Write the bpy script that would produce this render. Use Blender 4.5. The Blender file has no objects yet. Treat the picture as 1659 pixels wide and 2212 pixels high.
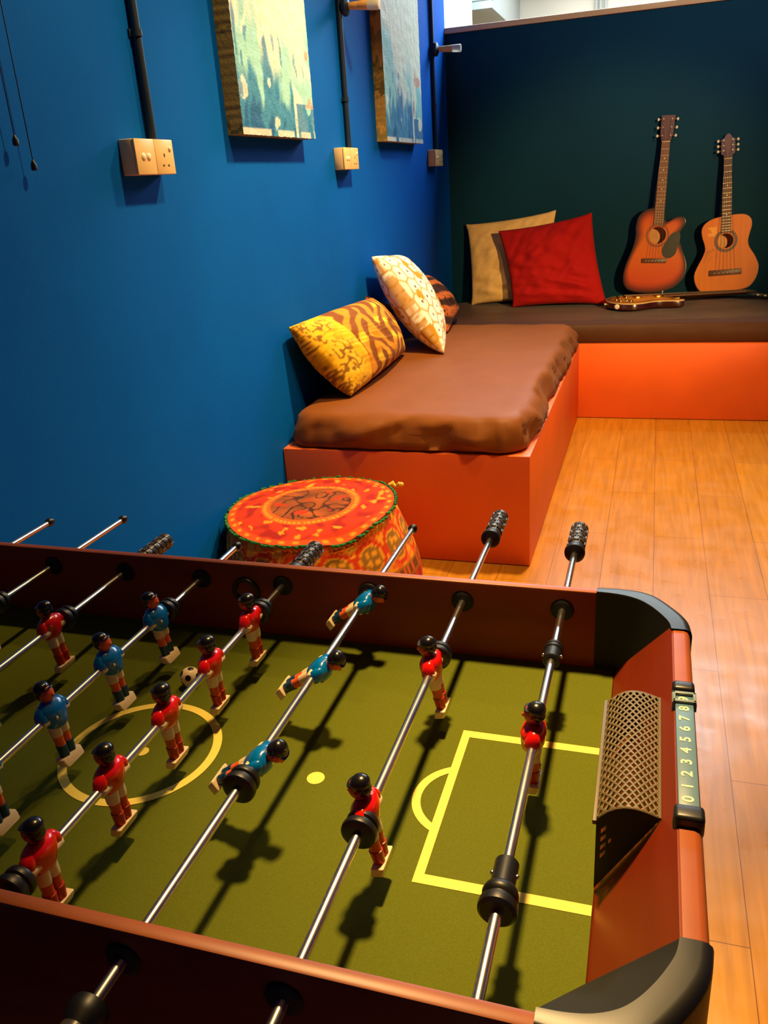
import bpy, bmesh, math, random
from mathutils import Vector, Matrix, noise
random.seed(7)
V = Vector
pi = math.pi
sc = bpy.context.scene
col = sc.collection

# ------------------------------------------------------------------ colours / materials
def lin(c):
    return c/12.92 if c <= .04045 else ((c+.055)/1.055)**2.4
def rgb(r, g, b):
    return (lin(r/255), lin(g/255), lin(b/255), 1.0)

def new_mat(name):
    m = bpy.data.materials.new(name); m.use_nodes = True
    nt = m.node_tree
    return m, nt, nt.nodes['Principled BSDF']

def mat(name, c, rough=.5, metal=0., spec=.5, coat=0., nscale=0, namt=0., bump=0., bscale=200, rvar=0., stretch=(1, 1, 1), sheen=0., trans=0.):
    """plain procedural surface: colour with noise variation, optional bump and roughness variation"""
    m, nt, p = new_mat(name)
    p.inputs['Base Color'].default_value = c
    p.inputs['Roughness'].default_value = rough
    p.inputs['Metallic'].default_value = metal
    p.inputs['Specular IOR Level'].default_value = spec
    p.inputs['Coat Weight'].default_value = coat
    p.inputs['Coat Roughness'].default_value = .12
    p.inputs['Sheen Weight'].default_value = sheen
    p.inputs['Transmission Weight'].default_value = trans
    tc = nt.nodes.new('ShaderNodeTexCoord')
    mp = nt.nodes.new('ShaderNodeMapping'); mp.inputs['Scale'].default_value = stretch
    nt.links.new(tc.outputs['Object'], mp.inputs['Vector'])
    if nscale:
        n = nt.nodes.new('ShaderNodeTexNoise'); n.inputs['Scale'].default_value = nscale; n.inputs['Detail'].default_value = 6
        nt.links.new(mp.outputs['Vector'], n.inputs['Vector'])
        r = nt.nodes.new('ShaderNodeMapRange')
        r.inputs['From Min'].default_value = .3; r.inputs['From Max'].default_value = .7
        r.inputs['To Min'].default_value = 1-namt; r.inputs['To Max'].default_value = 1+namt
        nt.links.new(n.outputs['Fac'], r.inputs['Value'])
        mx = nt.nodes.new('ShaderNodeMix'); mx.data_type = 'RGBA'; mx.blend_type = 'MULTIPLY'
        mx.inputs['Factor'].default_value = 1; mx.inputs['A'].default_value = c
        nt.links.new(r.outputs['Result'], mx.inputs['B'])
        nt.links.new(mx.outputs['Result'], p.inputs['Base Color'])
        if rvar:
            r2 = nt.nodes.new('ShaderNodeMapRange')
            r2.inputs['From Min'].default_value = .3; r2.inputs['From Max'].default_value = .7
            r2.inputs['To Min'].default_value = max(.02, rough-rvar); r2.inputs['To Max'].default_value = rough+rvar
            nt.links.new(n.outputs['Fac'], r2.inputs['Value']); nt.links.new(r2.outputs['Result'], p.inputs['Roughness'])
    if bump:
        b = nt.nodes.new('ShaderNodeTexNoise'); b.inputs['Scale'].default_value = bscale; b.inputs['Detail'].default_value = 4
        nt.links.new(mp.outputs['Vector'], b.inputs['Vector'])
        bn = nt.nodes.new('ShaderNodeBump'); bn.inputs['Strength'].default_value = bump; bn.inputs['Distance'].default_value = .002
        nt.links.new(b.outputs['Fac'], bn.inputs['Height']); nt.links.new(bn.outputs['Normal'], p.inputs['Normal'])
    return m

def vmat(name, rough=.7, bump=.0, bscale=400, spec=.4, sheen=0., coat=0.):
    """surface whose printed / woven / painted pattern is stored per vertex"""
    m = mat(name, (1, 1, 1, 1), rough, spec=spec, bump=bump, bscale=bscale, sheen=sheen, coat=coat)
    nt = m.node_tree
    a = nt.nodes.new('ShaderNodeAttribute'); a.attribute_name = 'Pattern'
    nt.links.new(a.outputs['Color'], nt.nodes['Principled BSDF'].inputs['Base Color'])
    return m

# ------------------------------------------------------------------ mesh builder
class MB:
    def __init__(s, M=None):
        s.vs = []; s.fs = []; s.cols = []; s.M = M
    def v(s, co, c=None):
        co = V(co)
        if s.M is not None: co = s.M @ co
        s.vs.append(co); s.cols.append(c); return len(s.vs)-1
    def f(s, idx, m=0): s.fs.append((tuple(idx), m))
    def quad(s, a, b, c, d, m=0): s.f([s.v(a), s.v(b), s.v(c), s.v(d)], m)
    def poly(s, pts, m=0): s.f([s.v(p) for p in pts], m)
    def box(s, lo, hi, bev=0., m=0, seg=2):
        bm = bmesh.new()
        bmesh.ops.create_cube(bm, size=1)
        lo = V(lo); hi = V(hi); d = hi-lo; c = (hi+lo)/2
        for q in bm.verts: q.co = V((q.co.x*d.x, q.co.y*d.y, q.co.z*d.z))+c
        if bev: bmesh.ops.bevel(bm, geom=list(bm.edges), offset=bev, segments=seg, profile=.5, affect='EDGES')
        s.add_bm(bm, m)
    def add_bm(s, bm, m=0):
        bm.verts.index_update()
        b = len(s.vs)
        for q in bm.verts: s.v(q.co)
        for q in bm.faces: s.f([b+x.index for x in q.verts], m)
        bm.free()
    def rings(s, rs, m=0, closed=True, cap0=True, cap1=True, cols=None):
        ids = []
        for k, r in enumerate(rs): ids.append([s.v(p, None if cols is None else cols[k][i]) for i, p in enumerate(r)])
        n = len(ids[0])
        for a, b in zip(ids, ids[1:]):
            for i in range(n if closed else n-1):
                j = (i+1) % n
                s.f([a[i], a[j], b[j], b[i]], m)
        if cap0: s.f(ids[0][::-1], m)
        if cap1: s.f(ids[-1], m)
        return ids
    def lathe(s, o, axis, prof, seg=24, m=0, cap=True):
        o = V(o); a = V(axis).normalized()
        u = a.orthogonal().normalized(); w = a.cross(u)
        rs = [[o+a*t+(u*math.cos(2*pi*i/seg)+w*math.sin(2*pi*i/seg))*max(r, 1e-5) for i in range(seg)] for t, r in prof]
        s.rings(rs, m, True, cap, cap)
    def tube(s, pts, r, seg=12, m=0):
        pts = [V(p) for p in pts]
        rs = []; u = None
        for i, p in enumerate(pts):
            d = (pts[min(i+1, len(pts)-1)]-pts[max(i-1, 0)]).normalized()
            u = d.orthogonal().normalized() if u is None else (u-d*u.dot(d)).normalized()
            w = d.cross(u); rr = r[i] if isinstance(r, (list, tuple)) else r
            rs.append([p+(u*math.cos(2*pi*k/seg)+w*math.sin(2*pi*k/seg))*rr for k in range(seg)])
        s.rings(rs, m)
    def ell(s, c, r, m=0, nu=20, nv=12, keep=None):
        c = V(c)
        ids = []
        for j in range(nv+1):
            t = pi*j/nv
            ids.append([s.v(c+V((r[0]*math.sin(t)*math.cos(2*pi*i/nu), r[1]*math.sin(t)*math.sin(2*pi*i/nu), r[2]*math.cos(t)))) for i in range(nu)])
        for j in range(nv):
            for i in range(nu):
                k = (i+1) % nu
                s.f([ids[j][i], ids[j+1][i], ids[j+1][k], ids[j][k]], m)
    def build(s, name, mats, parent=None, off=(0, 0, 0), angle=38, merge=True, loc=None):
        me = bpy.data.meshes.new(name)
        off = V(off)
        me.from_pydata([tuple(p-off) for p in s.vs], [], [f[0] for f in s.fs])
        if not isinstance(mats, (list, tuple)): mats = [mats]
        for m in mats: me.materials.append(m)
        for p, f in zip(me.polygons, s.fs): p.material_index = f[1]; p.use_smooth = True
        if any(c is not None for c in s.cols):
            at = me.color_attributes.new('Pattern', 'FLOAT_COLOR', 'POINT')
            for i, c in enumerate(s.cols): at.data[i].color = c if c is not None else (.5, .5, .5, 1)
        if merge:
            bm = bmesh.new(); bm.from_mesh(me)
            bmesh.ops.remove_doubles(bm, verts=bm.verts, dist=2e-6)
            bmesh.ops.recalc_face_normals(bm, faces=bm.faces)
            bm.to_mesh(me); bm.free()
        me.update()
        me.set_sharp_from_angle(angle=math.radians(angle))
        o = bpy.data.objects.new(name, me); col.objects.link(o)
        if parent is not None: o.parent = parent
        if loc is not None: o.location = loc
        return o

def tag(o, label=None, cat=None, group=None, kind=None):
    if label: o['label'] = label
    if cat: o['category'] = cat
    if group: o['group'] = group
    if kind: o['kind'] = kind
    return o
def thing(name, label, cat, loc=(0, 0, 0), rot=None, group=None):
    o = bpy.data.objects.new(name, None); col.objects.link(o)
    o.empty_display_size = .05
    o.location = loc
    if rot is not None: o.rotation_euler = rot
    return tag(o, label, cat, group)
def copy_tree(o, parent=None):
    c = o.copy(); col.objects.link(c)
    if parent is not None: c.parent = parent
    for ch in list(o.children): copy_tree(ch, c)
    return c
def struct(name, mb, m, **k):
    return tag(mb.build(name, m, **k), kind='structure')
def nz(x, y=0., z=0.): return noise.noise(V((x, y, z)))
def sstep(a, b, x):
    t = min(1, max(0, (x-a)/(b-a))); return t*t*(3-2*t)
def mixc(a, b, t): return tuple(a[i]*(1-t)+b[i]*t for i in range(3))+(1.,)

# ------------------------------------------------------------------ measured layout (metres)
XL = -1.251        # blue wall
YB = 5.45          # partition
PX, PY, PY2, PH = -.3564, 2.6144, 4.5258, .4042   # bench
MH = .5192         # mattress top
ZT, ZF, ZR = .7665, .6526, .7368                  # table rim, field, rods
YA, YN = .987, .3857                              # inner faces of table sides
XE, XF = .0435, -.0231                            # end rail, field end
XC, YC = -.5639, .6945                            # table centre
RX = [None]+[-.0914-.135*i for i in range(8)]
CEIL = 3.0

# ------------------------------------------------------------------ materials
M_blue = mat('blue_wall_paint', rgb(0, 92, 196), .7, spec=.06, nscale=3, namt=.06, bump=.35, bscale=420)
M_dark = mat('navy_partition_paint', rgb(7, 52, 70), .65, spec=.1, nscale=3, namt=.06, bump=.3, bscale=420)
M_wood_trim = mat('tan_wood_trim', rgb(236, 178, 120), .5, nscale=6, namt=.15, stretch=(.3, 4, 4))
M_white = mat('white_plaster', rgb(225, 226, 218), .8, nscale=4, namt=.03)
M_cream = mat('cream_wall', rgb(214, 208, 192), .8, nscale=2, namt=.04)
M_grey = mat('grey_duct_paint', rgb(170, 178, 176), .7, nscale=2, namt=.04)
M_ceil = mat('ceiling_paint', rgb(150, 152, 154), .9, nscale=2, namt=.04)
M_orange = mat('orange_paint', rgb(240, 106, 36), .42, nscale=5, namt=.05, bump=.1, bscale=60)
M_cover = mat('brown_satin_cover', rgb(130, 74, 25), .5, nscale=8, namt=.06, spec=.14, sheen=.05, bump=.12, bscale=900)
M_cover2 = mat('dark_brown_cover', rgb(72, 40, 18), .5, nscale=8, namt=.06, spec=.15, sheen=.1, bump=.12, bscale=900)
M_ivory = mat('ivory_plastic', rgb(240, 206, 140), .35, nscale=30, namt=.03)
M_button = mat('pale_switch_plastic', rgb(250, 240, 215), .25, nscale=30, namt=.02)
M_slot = mat('dark_slots', rgb(60, 40, 20), .6, nscale=30, namt=.1)
M_conduit = mat('navy_painted_conduit', rgb(10, 34, 58), .5, nscale=20, namt=.08)
M_black = mat('black_plastic', rgb(22, 21, 18), .38, nscale=30, namt=.1)
M_blackmat = mat('black_matte_plastic', rgb(14, 14, 12), .7, nscale=30, namt=.1)
M_rubber = mat('black_rubber', rgb(16, 15, 13), .42, nscale=60, namt=.2)
M_grip = mat('dark_rubber_grip', rgb(66, 56, 44), .34, nscale=80, namt=.2)
M_chrome = mat('chrome_steel', rgb(226, 220, 210), .27, 1.0, nscale=60, namt=.05, rvar=.04, stretch=(1, .15, 1))
M_felt = mat('green_felt', rgb(90, 97, 22), .9, spec=.1, nscale=900, namt=.14, bump=.15, bscale=1500)
M_line = mat('cream_field_line', rgb(240, 214, 90), .75, nscale=300, namt=.05)
M_lam = mat('mahogany_laminate', rgb(138, 54, 24), .45, spec=.3, nscale=9, namt=.12, stretch=(.3, 3, 3), bump=.05, bscale=300)
M_rail = mat('brown_rail_laminate', rgb(148, 72, 22), .42, nscale=9, namt=.1, stretch=(2, 2, 2))
M_red_lam = mat('red_brown_laminate', rgb(112, 36, 10), .45, spec=.3, nscale=9, namt=.1, stretch=(3, .3, 3))
M_wood_lamp = mat('turned_beech', rgb(240, 180, 90), .5, nscale=12, namt=.12, stretch=(.4, 4, 4))
M_frost = mat('frosted_acrylic', rgb(226, 222, 205), .45, nscale=30, namt=.03, trans=.35)
M_shirt_red = mat('red_gloss_paint', rgb(226, 20, 8), .22, nscale=90, namt=.06, coat=.3)
M_shirt_blue = mat('blue_gloss_paint', rgb(0, 108, 184), .22, nscale=90, namt=.06, coat=.3)
M_skin = mat('painted_skin', rgb(236, 96, 44), .4, nscale=90, namt=.05)
M_redskin = mat('painted_pink_leg', rgb(206, 72, 44), .4, nscale=90, namt=.05)
M_hair = mat('black_gloss_hair', rgb(20, 17, 14), .25, nscale=90, namt=.1, coat=.3)
M_offw = mat('off_white_plastic', rgb(236, 210, 166), .35, nscale=60, namt=.04)
M_sock_blue = mat('dark_blue_sock', rgb(8, 60, 96), .3, nscale=90, namt=.05)
M_sock_red = mat('dark_red_sock', rgb(176, 22, 14), .3, nscale=90, namt=.05)
M_badge = mat('pale_badge', rgb(220, 200, 150), .4, nscale=90, namt=.05)
M_pat = vmat('printed_cloth', .8, bump=.25, bscale=900, spec=.15, sheen=.03)
M_paint = vmat('oil_paint', .55, bump=.9, bscale=120, spec=.3)
M_bodywood = vmat('lacquered_guitar_top', .4, spec=.3)
M_ballm = vmat('ball_plastic', .35)
M_gside = mat('dark_guitar_side', rgb(46, 24, 12), .3, nscale=12, namt=.15)
M_gside2 = mat('amber_guitar_side', rgb(150, 82, 30), .35, nscale=12, namt=.15)
M_inner = mat('raw_spruce_inside', rgb(224, 160, 92), .7, nscale=12, namt=.1)
M_neck = mat('rosewood_fretboard', rgb(96, 58, 30), .45, nscale=16, namt=.2)
M_neckL = mat('worn_fretboard', rgb(128, 78, 38), .45, nscale=16, namt=.2)
M_bind = mat('cream_binding', rgb(214, 176, 110), .4, nscale=30, namt=.05)
M_guard = mat('dark_green_pickguard', rgb(40, 42, 28), .35, nscale=40, namt=.1)
M_head = mat('walnut_headstock', rgb(92, 46, 30), .4, nscale=16, namt=.15)
M_string = mat('steel_string', rgb(170, 150, 120), .35, 1.0, nscale=30, namt=.05)
M_peg = mat('pale_tuner_button', rgb(220, 205, 170), .3, nscale=30, namt=.05)
M_gold = mat('brass_hardware', rgb(230, 180, 90), .2, 1.0, nscale=30, namt=.05)
M_green = mat('green_yarn', rgb(22, 112, 44), .85, nscale=200, namt=.25, bump=.3, bscale=700)
M_yellow = mat('yellow_ribbon', rgb(236, 190, 70), .6, nscale=60, namt=.1)
M_strip = mat('slate_blue_counter_strip', rgb(78, 112, 132), .42, nscale=60, namt=.05)
M_digit = mat('cream_digits', rgb(240, 226, 170), .5, nscale=60, namt=.03)
M_slide = mat('grey_plastic_slider', rgb(110, 122, 112), .4, nscale=60, namt=.05)
M_net = mat('grey_brown_mesh_plastic', rgb(98, 84, 50), .5, nscale=60, namt=.06)
M_cup = mat('polished_cup', rgb(120, 105, 95), .12, 1.0, nscale=30, namt=.1)

def floor_material():
    m, nt, p = new_mat('laminate_planks')
    tc = nt.nodes.new('ShaderNodeTexCoord')
    sx = nt.nodes.new('ShaderNodeSeparateXYZ'); nt.links.new(tc.outputs['Object'], sx.inputs[0])
    def add(sock, val):
        a = nt.nodes.new('ShaderNodeMath'); a.operation = 'ADD'; nt.links.new(sock, a.inputs[0]); a.inputs[1].default_value = val; return a.outputs[0]
    cx = nt.nodes.new('ShaderNodeCombineXYZ')
    nt.links.new(add(sx.outputs['Y'], -1.17+8.88), cx.inputs['X']); nt.links.new(add(sx.outputs['X'], -.2247+3.4), cx.inputs['Y'])
    br = nt.nodes.new('ShaderNodeTexBrick')
    nt.links.new(cx.outputs[0], br.inputs['Vector'])
    br.inputs['Scale'].default_value = 1; br.inputs['Brick Width'].default_value = .888; br.inputs['Row Height'].default_value = .17
    br.inputs['Mortar Size'].default_value = .0011; br.inputs['Mortar Smooth'].default_value = .3; br.inputs['Bias'].default_value = 0
    br.offset = .5
    br.inputs['Color1'].default_value = rgb(194, 132, 34); br.inputs['Color2'].default_value = rgb(184, 121, 29); br.inputs['Mortar'].default_value = rgb(120, 70, 28)
    mp = nt.nodes.new('ShaderNodeMapping'); mp.inputs['Scale'].default_value = (26, 1.6, 1)
    nt.links.new(tc.outputs['Object'], mp.inputs['Vector'])
    n = nt.nodes.new('ShaderNodeTexNoise'); n.inputs['Scale'].default_value = 2.2; n.inputs['Detail'].default_value = 7; n.inputs['Distortion'].default_value = .6
    nt.links.new(mp.outputs['Vector'], n.inputs['Vector'])
    r = nt.nodes.new('ShaderNodeMapRange'); r.inputs['From Min'].default_value = .3; r.inputs['From Max'].default_value = .7
    r.inputs['To Min'].default_value = .8; r.inputs['To Max'].default_value = 1.14
    nt.links.new(n.outputs['Fac'], r.inputs['Value'])
    mx = nt.nodes.new('ShaderNodeMix'); mx.data_type = 'RGBA'; mx.blend_type = 'MULTIPLY'; mx.inputs['Factor'].default_value = 1
    nt.links.new(br.outputs['Color'], mx.inputs['A']); nt.links.new(r.outputs['Result'], mx.inputs['B'])
    nt.links.new(mx.outputs['Result'], p.inputs['Base Color'])
    n2 = nt.nodes.new('ShaderNodeTexNoise'); n2.inputs['Scale'].default_value = 9; n2.inputs['Detail'].default_value = 4
    nt.links.new(tc.outputs['Object'], n2.inputs['Vector'])
    r2 = nt.nodes.new('ShaderNodeMapRange'); r2.inputs['From Min'].default_value = .3; r2.inputs['From Max'].default_value = .7
    r2.inputs['To Min'].default_value = .24; r2.inputs['To Max'].default_value = .4
    nt.links.new(n2.outputs['Fac'], r2.inputs['Value']); nt.links.new(r2.outputs['Result'], p.inputs['Roughness'])
    bn = nt.nodes.new('ShaderNodeBump'); bn.inputs['Strength'].default_value = .25; bn.inputs['Distance'].default_value = .004
    nt.links.new(n2.outputs['Fac'], bn.inputs['Height']); nt.links.new(bn.outputs['Normal'], p.inputs['Normal'])
    p.inputs['Specular IOR Level'].default_value = .5
    return m
M_floor = floor_material()

# ------------------------------------------------------------------ setting
b = MB(); b.box((-4.2, -1.7, -.1), (3.2, 9.1, 0)); struct('floor', b, M_floor)
b = MB(); b.box((-4.2, -1.7, CEIL), (3.2, 9.1, CEIL+.1)); struct('ceiling', b, M_ceil)
b = MB(); b.box((XL-.1, -1.7, 0), (XL, YB, CEIL)); struct('wall_left', b, M_blue)
b = MB(); b.box((XL-.05, YB, 0), (3.1, YB+.09, 2.062)); struct('wall_back', b, M_dark)
b = MB(); b.box((XL-.1, YB-.012, 2.062), (3.1, YB+.102, 2.092), .004); struct('trim_1', b, M_wood_trim)
b = MB(); b.box((3.1, -1.7, 0), (3.2, 9.1, CEIL)); struct('wall_right', b, M_blue)
b = MB(); b.box((XL, -1.7, 0), (3.1, -1.6, CEIL)); struct('wall_front', b, M_blue)
b = MB(); b.box((-4.2, 9.0, 0), (3.1, 9.1, CEIL)); struct('wall_far', b, M_cream)
b = MB(); b.box((-4.2, -1.6, 0), (-4.1, 9.0, CEIL)); struct('wall_outer', b, M_cream)
# white column, overhead duct, pipes in the room beyond the partition
b = MB(); b.box((-1.86, 6.9, 0), (-1.452, 7.3, CEIL), .004)
tag(b.build('column', M_white), 'white square column behind the dark partition, at the end of the blue wall', 'column')
b = MB(); b.box((-1.62, 7.5, 2.5), (-1.33, 8.99, CEIL-.001), .01)
b.box((-1.64, 7.49, 2.56), (-1.31, 7.53, 2.60), .004)
tag(b.build('overhead_duct', M_grey), 'grey boxed duct under the ceiling just right of the white column', 'duct')
for i, x in enumerate((-.63, -.59, -.545)):
    b = MB(); b.tube([(x, 8.96, .0), (x, 8.96, CEIL-.001)], .012, 12)
    tag(b.build('wall_pipe', M_grey), ('left', 'middle', 'right')[i]+' one of three thin grey pipes on the cream wall above the partition', 'pipe', 'pipes on the far cream wall')

# ------------------------------------------------------------------ bench bases
b = MB(); b.box((XL+.002, PY, .002), (PX, PY2, PH), .004)
tag(b.build('bench', M_orange), 'orange painted bench base along the blue wall, nearest the patterned pouf', 'bench')
b = MB(); b.box((XL+.002, PY2+.002, .002), (2.2, YB-.002, PH), .004)
tag(b.build('bench', M_orange), 'orange painted bench base along the dark partition, under the guitars', 'bench')

# ------------------------------------------------------------------ mattresses
def rrect(x0, y0, x1, y1, r, n=10, per=28):
    pts = []
    cs = [(x1-r, y0+r, -pi/2), (x1-r, y1-r, 0), (x0+r, y1-r, pi/2), (x0+r, y0+r, pi)]
    for k, (cx, cy, a0) in enumerate(cs):
        for i in range(n): pts.append(V((cx+r*math.cos(a0+pi/2*i/n), cy+r*math.sin(a0+pi/2*i/n), 0)))
        nx = cs[(k+1) % 4]; a1 = a0+pi/2
        p0 = V((cx+r*math.cos(a1), cy+r*math.sin(a1), 0)); p1 = V((nx[0]+r*math.cos(nx[2]), nx[1]+r*math.sin(nx[2]), 0))
        for i in range(per): pts.append(p0.lerp(p1, i/per))
    return pts
def mattress(name, label, x0, y0, x1, y1, h, insets, seed, fold=.012, per=60, mt=None):
    b = MB(); rs = []
    cen = V(((x0+x1)/2, (y0+y1)/2, 0))
    for (t, ins, top) in insets:
        r = max(.02, .085-ins*.3)
        ring = rrect(x0+ins, y0+ins*1.35, x1-ins, y1-ins, r, 10, per)
        out = []
        L = 0
        for i, p in enumerate(ring):
            if i: L += (p-ring[i-1]).length
            d = p-cen; d = V((d.x/(x1-x0), d.y/(y1-y0), 0))
            d = V((math.copysign(1, d.x), 0, 0)) if abs(d.x) > abs(d.y) else V((0, math.copysign(1, d.y), 0))
            w = 1-top
            a = nz(L*6+seed, t*1.6+L*1.5, seed)+.65*nz(L*15+t*3, t*2.5+seed+L*3, 3.1)+.12*nz(L*34, t*3, 7.7)
            e = d*(fold*a*w*(.3+1.4*t*(1-t)*2))
            if top < 1: e.x = e.x if (d.x > 0 or x0 > XL+.1) else abs(e.x)
            zz = h*t+.004*nz(p.x*5, p.y*5, seed)*(t > .9)+.0035*nz(p.x*11+p.y*9, p.y*6, seed+2)*(t > .95)
            if t < .01: zz = .004*abs(nz(L*9, seed))
            out.append(p+e+V((0, 0, zz+PH)))
        rs.append(out)
    ids = b.rings(rs, 0, True, True, False)
    # top skin: shrink the last ring to the centre so that it can carry creases
    last = rs[-1]; prev = ids[-1]
    for k in range(1, 13):
        s = 1-k/13
        ring = []
        for p in last:
            q = cen+(V((p.x, p.y, 0))-cen)*s
            z = PH+h+.006*nz(q.x*3, q.y*3, seed)+.003*nz(q.x*9+q.y*6, q.y*5-q.x*4, seed+5)
            ring.append(b.v((q.x, q.y, z)))
        n = len(ring)
        for i in range(n): b.f([prev[i], prev[(i+1) % n], ring[(i+1) % n], ring[i]])
        prev = ring
    b.f(prev)
    o = b.build(name, mt or M_cover, angle=80)
    return tag(o, label, 'mattress')
prof = [(0, .014, 0), (.10, .002, 0), (.3, .0, 0), (.5, .005, 0), (.68, .012, 0), (.82, .021, .1), (.92, .032, .4), (.975, .045, .7), (.995, .060, .9), (1, .085, 1)]
mattress('mattress', 'brown satin covered mattress on the bench along the blue wall', XL+.012, 2.612, -.365, 4.510, MH-PH+.009, prof, 1.3, .036)
prof2 = [(0, .006, 0), (.15, .0, 0), (.5, .003, 0), (.8, .008, .3), (.93, .02, .6), (1, .045, 1)]
mattress('mattress', 'dark brown covered mattress under the guitars along the partition', XL+.012, 4.548, 2.19, YB-.006, MH-PH-.002, prof2, 9.1, .007, 90, M_cover2)

# ------------------------------------------------------------------ cushions
def wrp(t): return .35*t+.65*math.acos(max(-1, min(1, 1-2*t)))/pi
def cushion(label, BL, BR, TR, TL, th, colf, seed, pinch=.07, N=64, wr=.006, front=1, group=None, fold=0):
    BL, BR, TR, TL = map(V, (BL, BR, TR, TL))
    nrm = ((BR-BL).cross(TL-BL)).normalized()
    cen = (BL+BR+TR+TL)/4
    base = V((cen.x, cen.y, min(BL.z, BR.z)))
    b = MB()
    def P(u, v, s):
        uu = u*(1-pinch*(1-v*v)); vv = v*(1-pinch*(1-u*u))
        a, c = (uu+1)/2, (vv+1)/2
        p = (BL*(1-a)+BR*a)*(1-c)+(TL*(1-a)+TR*a)*c
        h = ((1-u*u)*(1-v*v))
        t = th/2*(h**.42)*(1-.12*(abs(u*v)))
        w = (nz(u*2.2+seed, v*2.2, seed)+.6*nz(u*5+seed, v*2.5+u*2, seed+4)+.4*abs(nz(u*3, v*9+u*3, seed+8)))*wr*(.25+.75*h)*2
        f = fold*(sstep(.75, .1, c)*nz(u*1.6+c*2, c*13+u*.8, seed+3)+.8*nz(u*2+v*3.2, v*1.3-u, seed+6)+.45*nz(u*5-v*4, v*3+u, seed+9))*min(1, 3*h)
        return p+nrm*(s*(t+w*(h > 0)+f))
    for s in (1, -1):
        ids = [[b.v(P(-1+2*i/N, -1+2*j/N, s), colf(wrp(i/N), wrp(j/N), s)) for i in range(N+1)] for j in range(N+1)]
        for j in range(N):
            for i in range(N):
                q = [ids[j][i], ids[j][i+1], ids[j+1][i+1], ids[j+1][i]]
                b.f(q if s > 0 else q[::-1])
    o = b.build('cushion', M_pat, off=base, angle=75, loc=base)
    return tag(o, label, 'cushion', group or 'cushions on the bench mattresses')

def c_plain(c, var=.12, sc_=30):
    def f(u, v, s):
        k = 1+var*nz(u*sc_, v*sc_*3, 2)
        return (c[0]*k, c[1]*k, c[2]*k, 1)
    return f
cushion('beige linen cushion leaning on the dark partition behind the red cushion',
        (-1.09, 5.27, .517), (-.60, 5.27, .53), (-.583, 5.40, 1.052), (-1.139, 5.40, .995), .13, c_plain(rgb(236, 192, 118)), 2.0, .05, wr=.006, fold=.02)
cushion('red velvet square cushion leaning on the partition',
        (-.80, 5.095, .522), (-.248, 5.095, .527), (-.358, 5.215, 1.036), (-.905, 5.215, .958), .16, c_plain(rgb(170, 20, 16), .1), 5.0, .06, wr=.007, fold=.024)

def c_tiger(u, v, s):
    base = rgb(228, 150, 26); dk = rgb(138, 78, 22); hi = rgb(250, 206, 50)
    zig = abs(((u*3.4+.35*nz(u*3, v*3, 1)) % 1)-.5)*2
    t = v*2.6+zig*1.5+.5*nz(u*4, v*6, 3)+.25*nz(u*14, v*9, 5)
    s1 = sstep(.38, .62, abs((t % 1)-.5)*2)
    c = mixc(dk, base, s1)
    c = mixc(c, hi, sstep(.1, .45, nz(u*6+3, v*7, 9))*s1)
    if u < .3:      # scratched panel near the end
        g = abs(nz(u*26, v*13, 4))+.4*abs(nz(u*18, v*26, 8))
        c = mixc(mixc(hi, base, .35), rgb(104, 58, 20), sstep(.3, .16, g)*sstep(.3, .2, u)*.85)
        if nz(u*9, v*7, 21) > .12: c = mixc(c, rgb(250, 196, 20), .6)
    return c
cushion('long yellow and brown striped batik cushion at the near end of the bench mattress',
        (-1.06, 2.855, .540), (-1.075, 3.66, .546), (-1.195, 3.585, .80), (-1.222, 2.72, .822), .21, c_tiger, 3.0, -.01, N=110, wr=.006)
# cell pattern centres
_cells = []
for j in range(-1, 10):
    for i in range(-1, 9):
        _cells.append(((i+.5*(j % 2)+.16*random.uniform(-1, 1))/7.5, (j+.16*random.uniform(-1, 1))/8.5))
def c_cells(u, v, s):
    d = sorted(math.hypot(u-a, (v-c)) for a, c in _cells)[:2]
    edge = d[1]-d[0]
    wht = rgb(255, 252, 240); gold = rgb(205, 150, 40); brn = rgb(170, 96, 40)
    ln = sstep(.022, .009, edge)*.85
    c = mixc(wht, gold, ln)
    if d[0] < .011: c = rgb(80, 46, 24)
    if edge < .07 and nz(u*7+4, v*7, 6) > .22: c = gold
    if u < .06: c = mixc(c, gold, .8*(nz(u*9, v*11, 2) > -.1))
    if v < .09: c = mixc(c, brn, .55*(nz(u*9, v*9, 1) > .05))
    return c
cushion('white cushion with golden cell pattern tipped on one corner against the blue wall',
        (-.890, 3.66, .536), (-1.03, 4.13, .540), (-1.20, 4.10, .93), (-1.205, 3.655, .972), .20, c_cells, 7.0, .04, N=110, wr=.004)
def c_batik(u, v, s):
    a = rgb(216, 112, 44); d = rgb(60, 30, 16)
    t = (u*1.4+v*4+.3*nz(u*4, v*4, 2))
    k = sstep(.35, .65, abs((t % 1)-.5)*2)
    c = mixc(a, d, k)
    if abs(nz(u*30, v*30, 5)) < .06: c = d
    return c
cushion('rust and dark brown batik cushion lying behind the white cushion near the corner',
        (-1.0, 4.20, .530), (-1.045, 4.69, .575), (-1.19, 4.50, .795), (-1.19, 4.08, .80), .15, c_batik, 11.0, .05, N=80, wr=.006)
cushion('dark brown cushion wedged behind the yellow and white cushions, only a corner showing',
        (-1.20, 3.69, .528), (-1.20, 4.06, .528), (-1.222, 4.02, .70), (-1.222, 3.575, .815), .035, c_batik, 13.0, .03, N=40, wr=.001)

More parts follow.
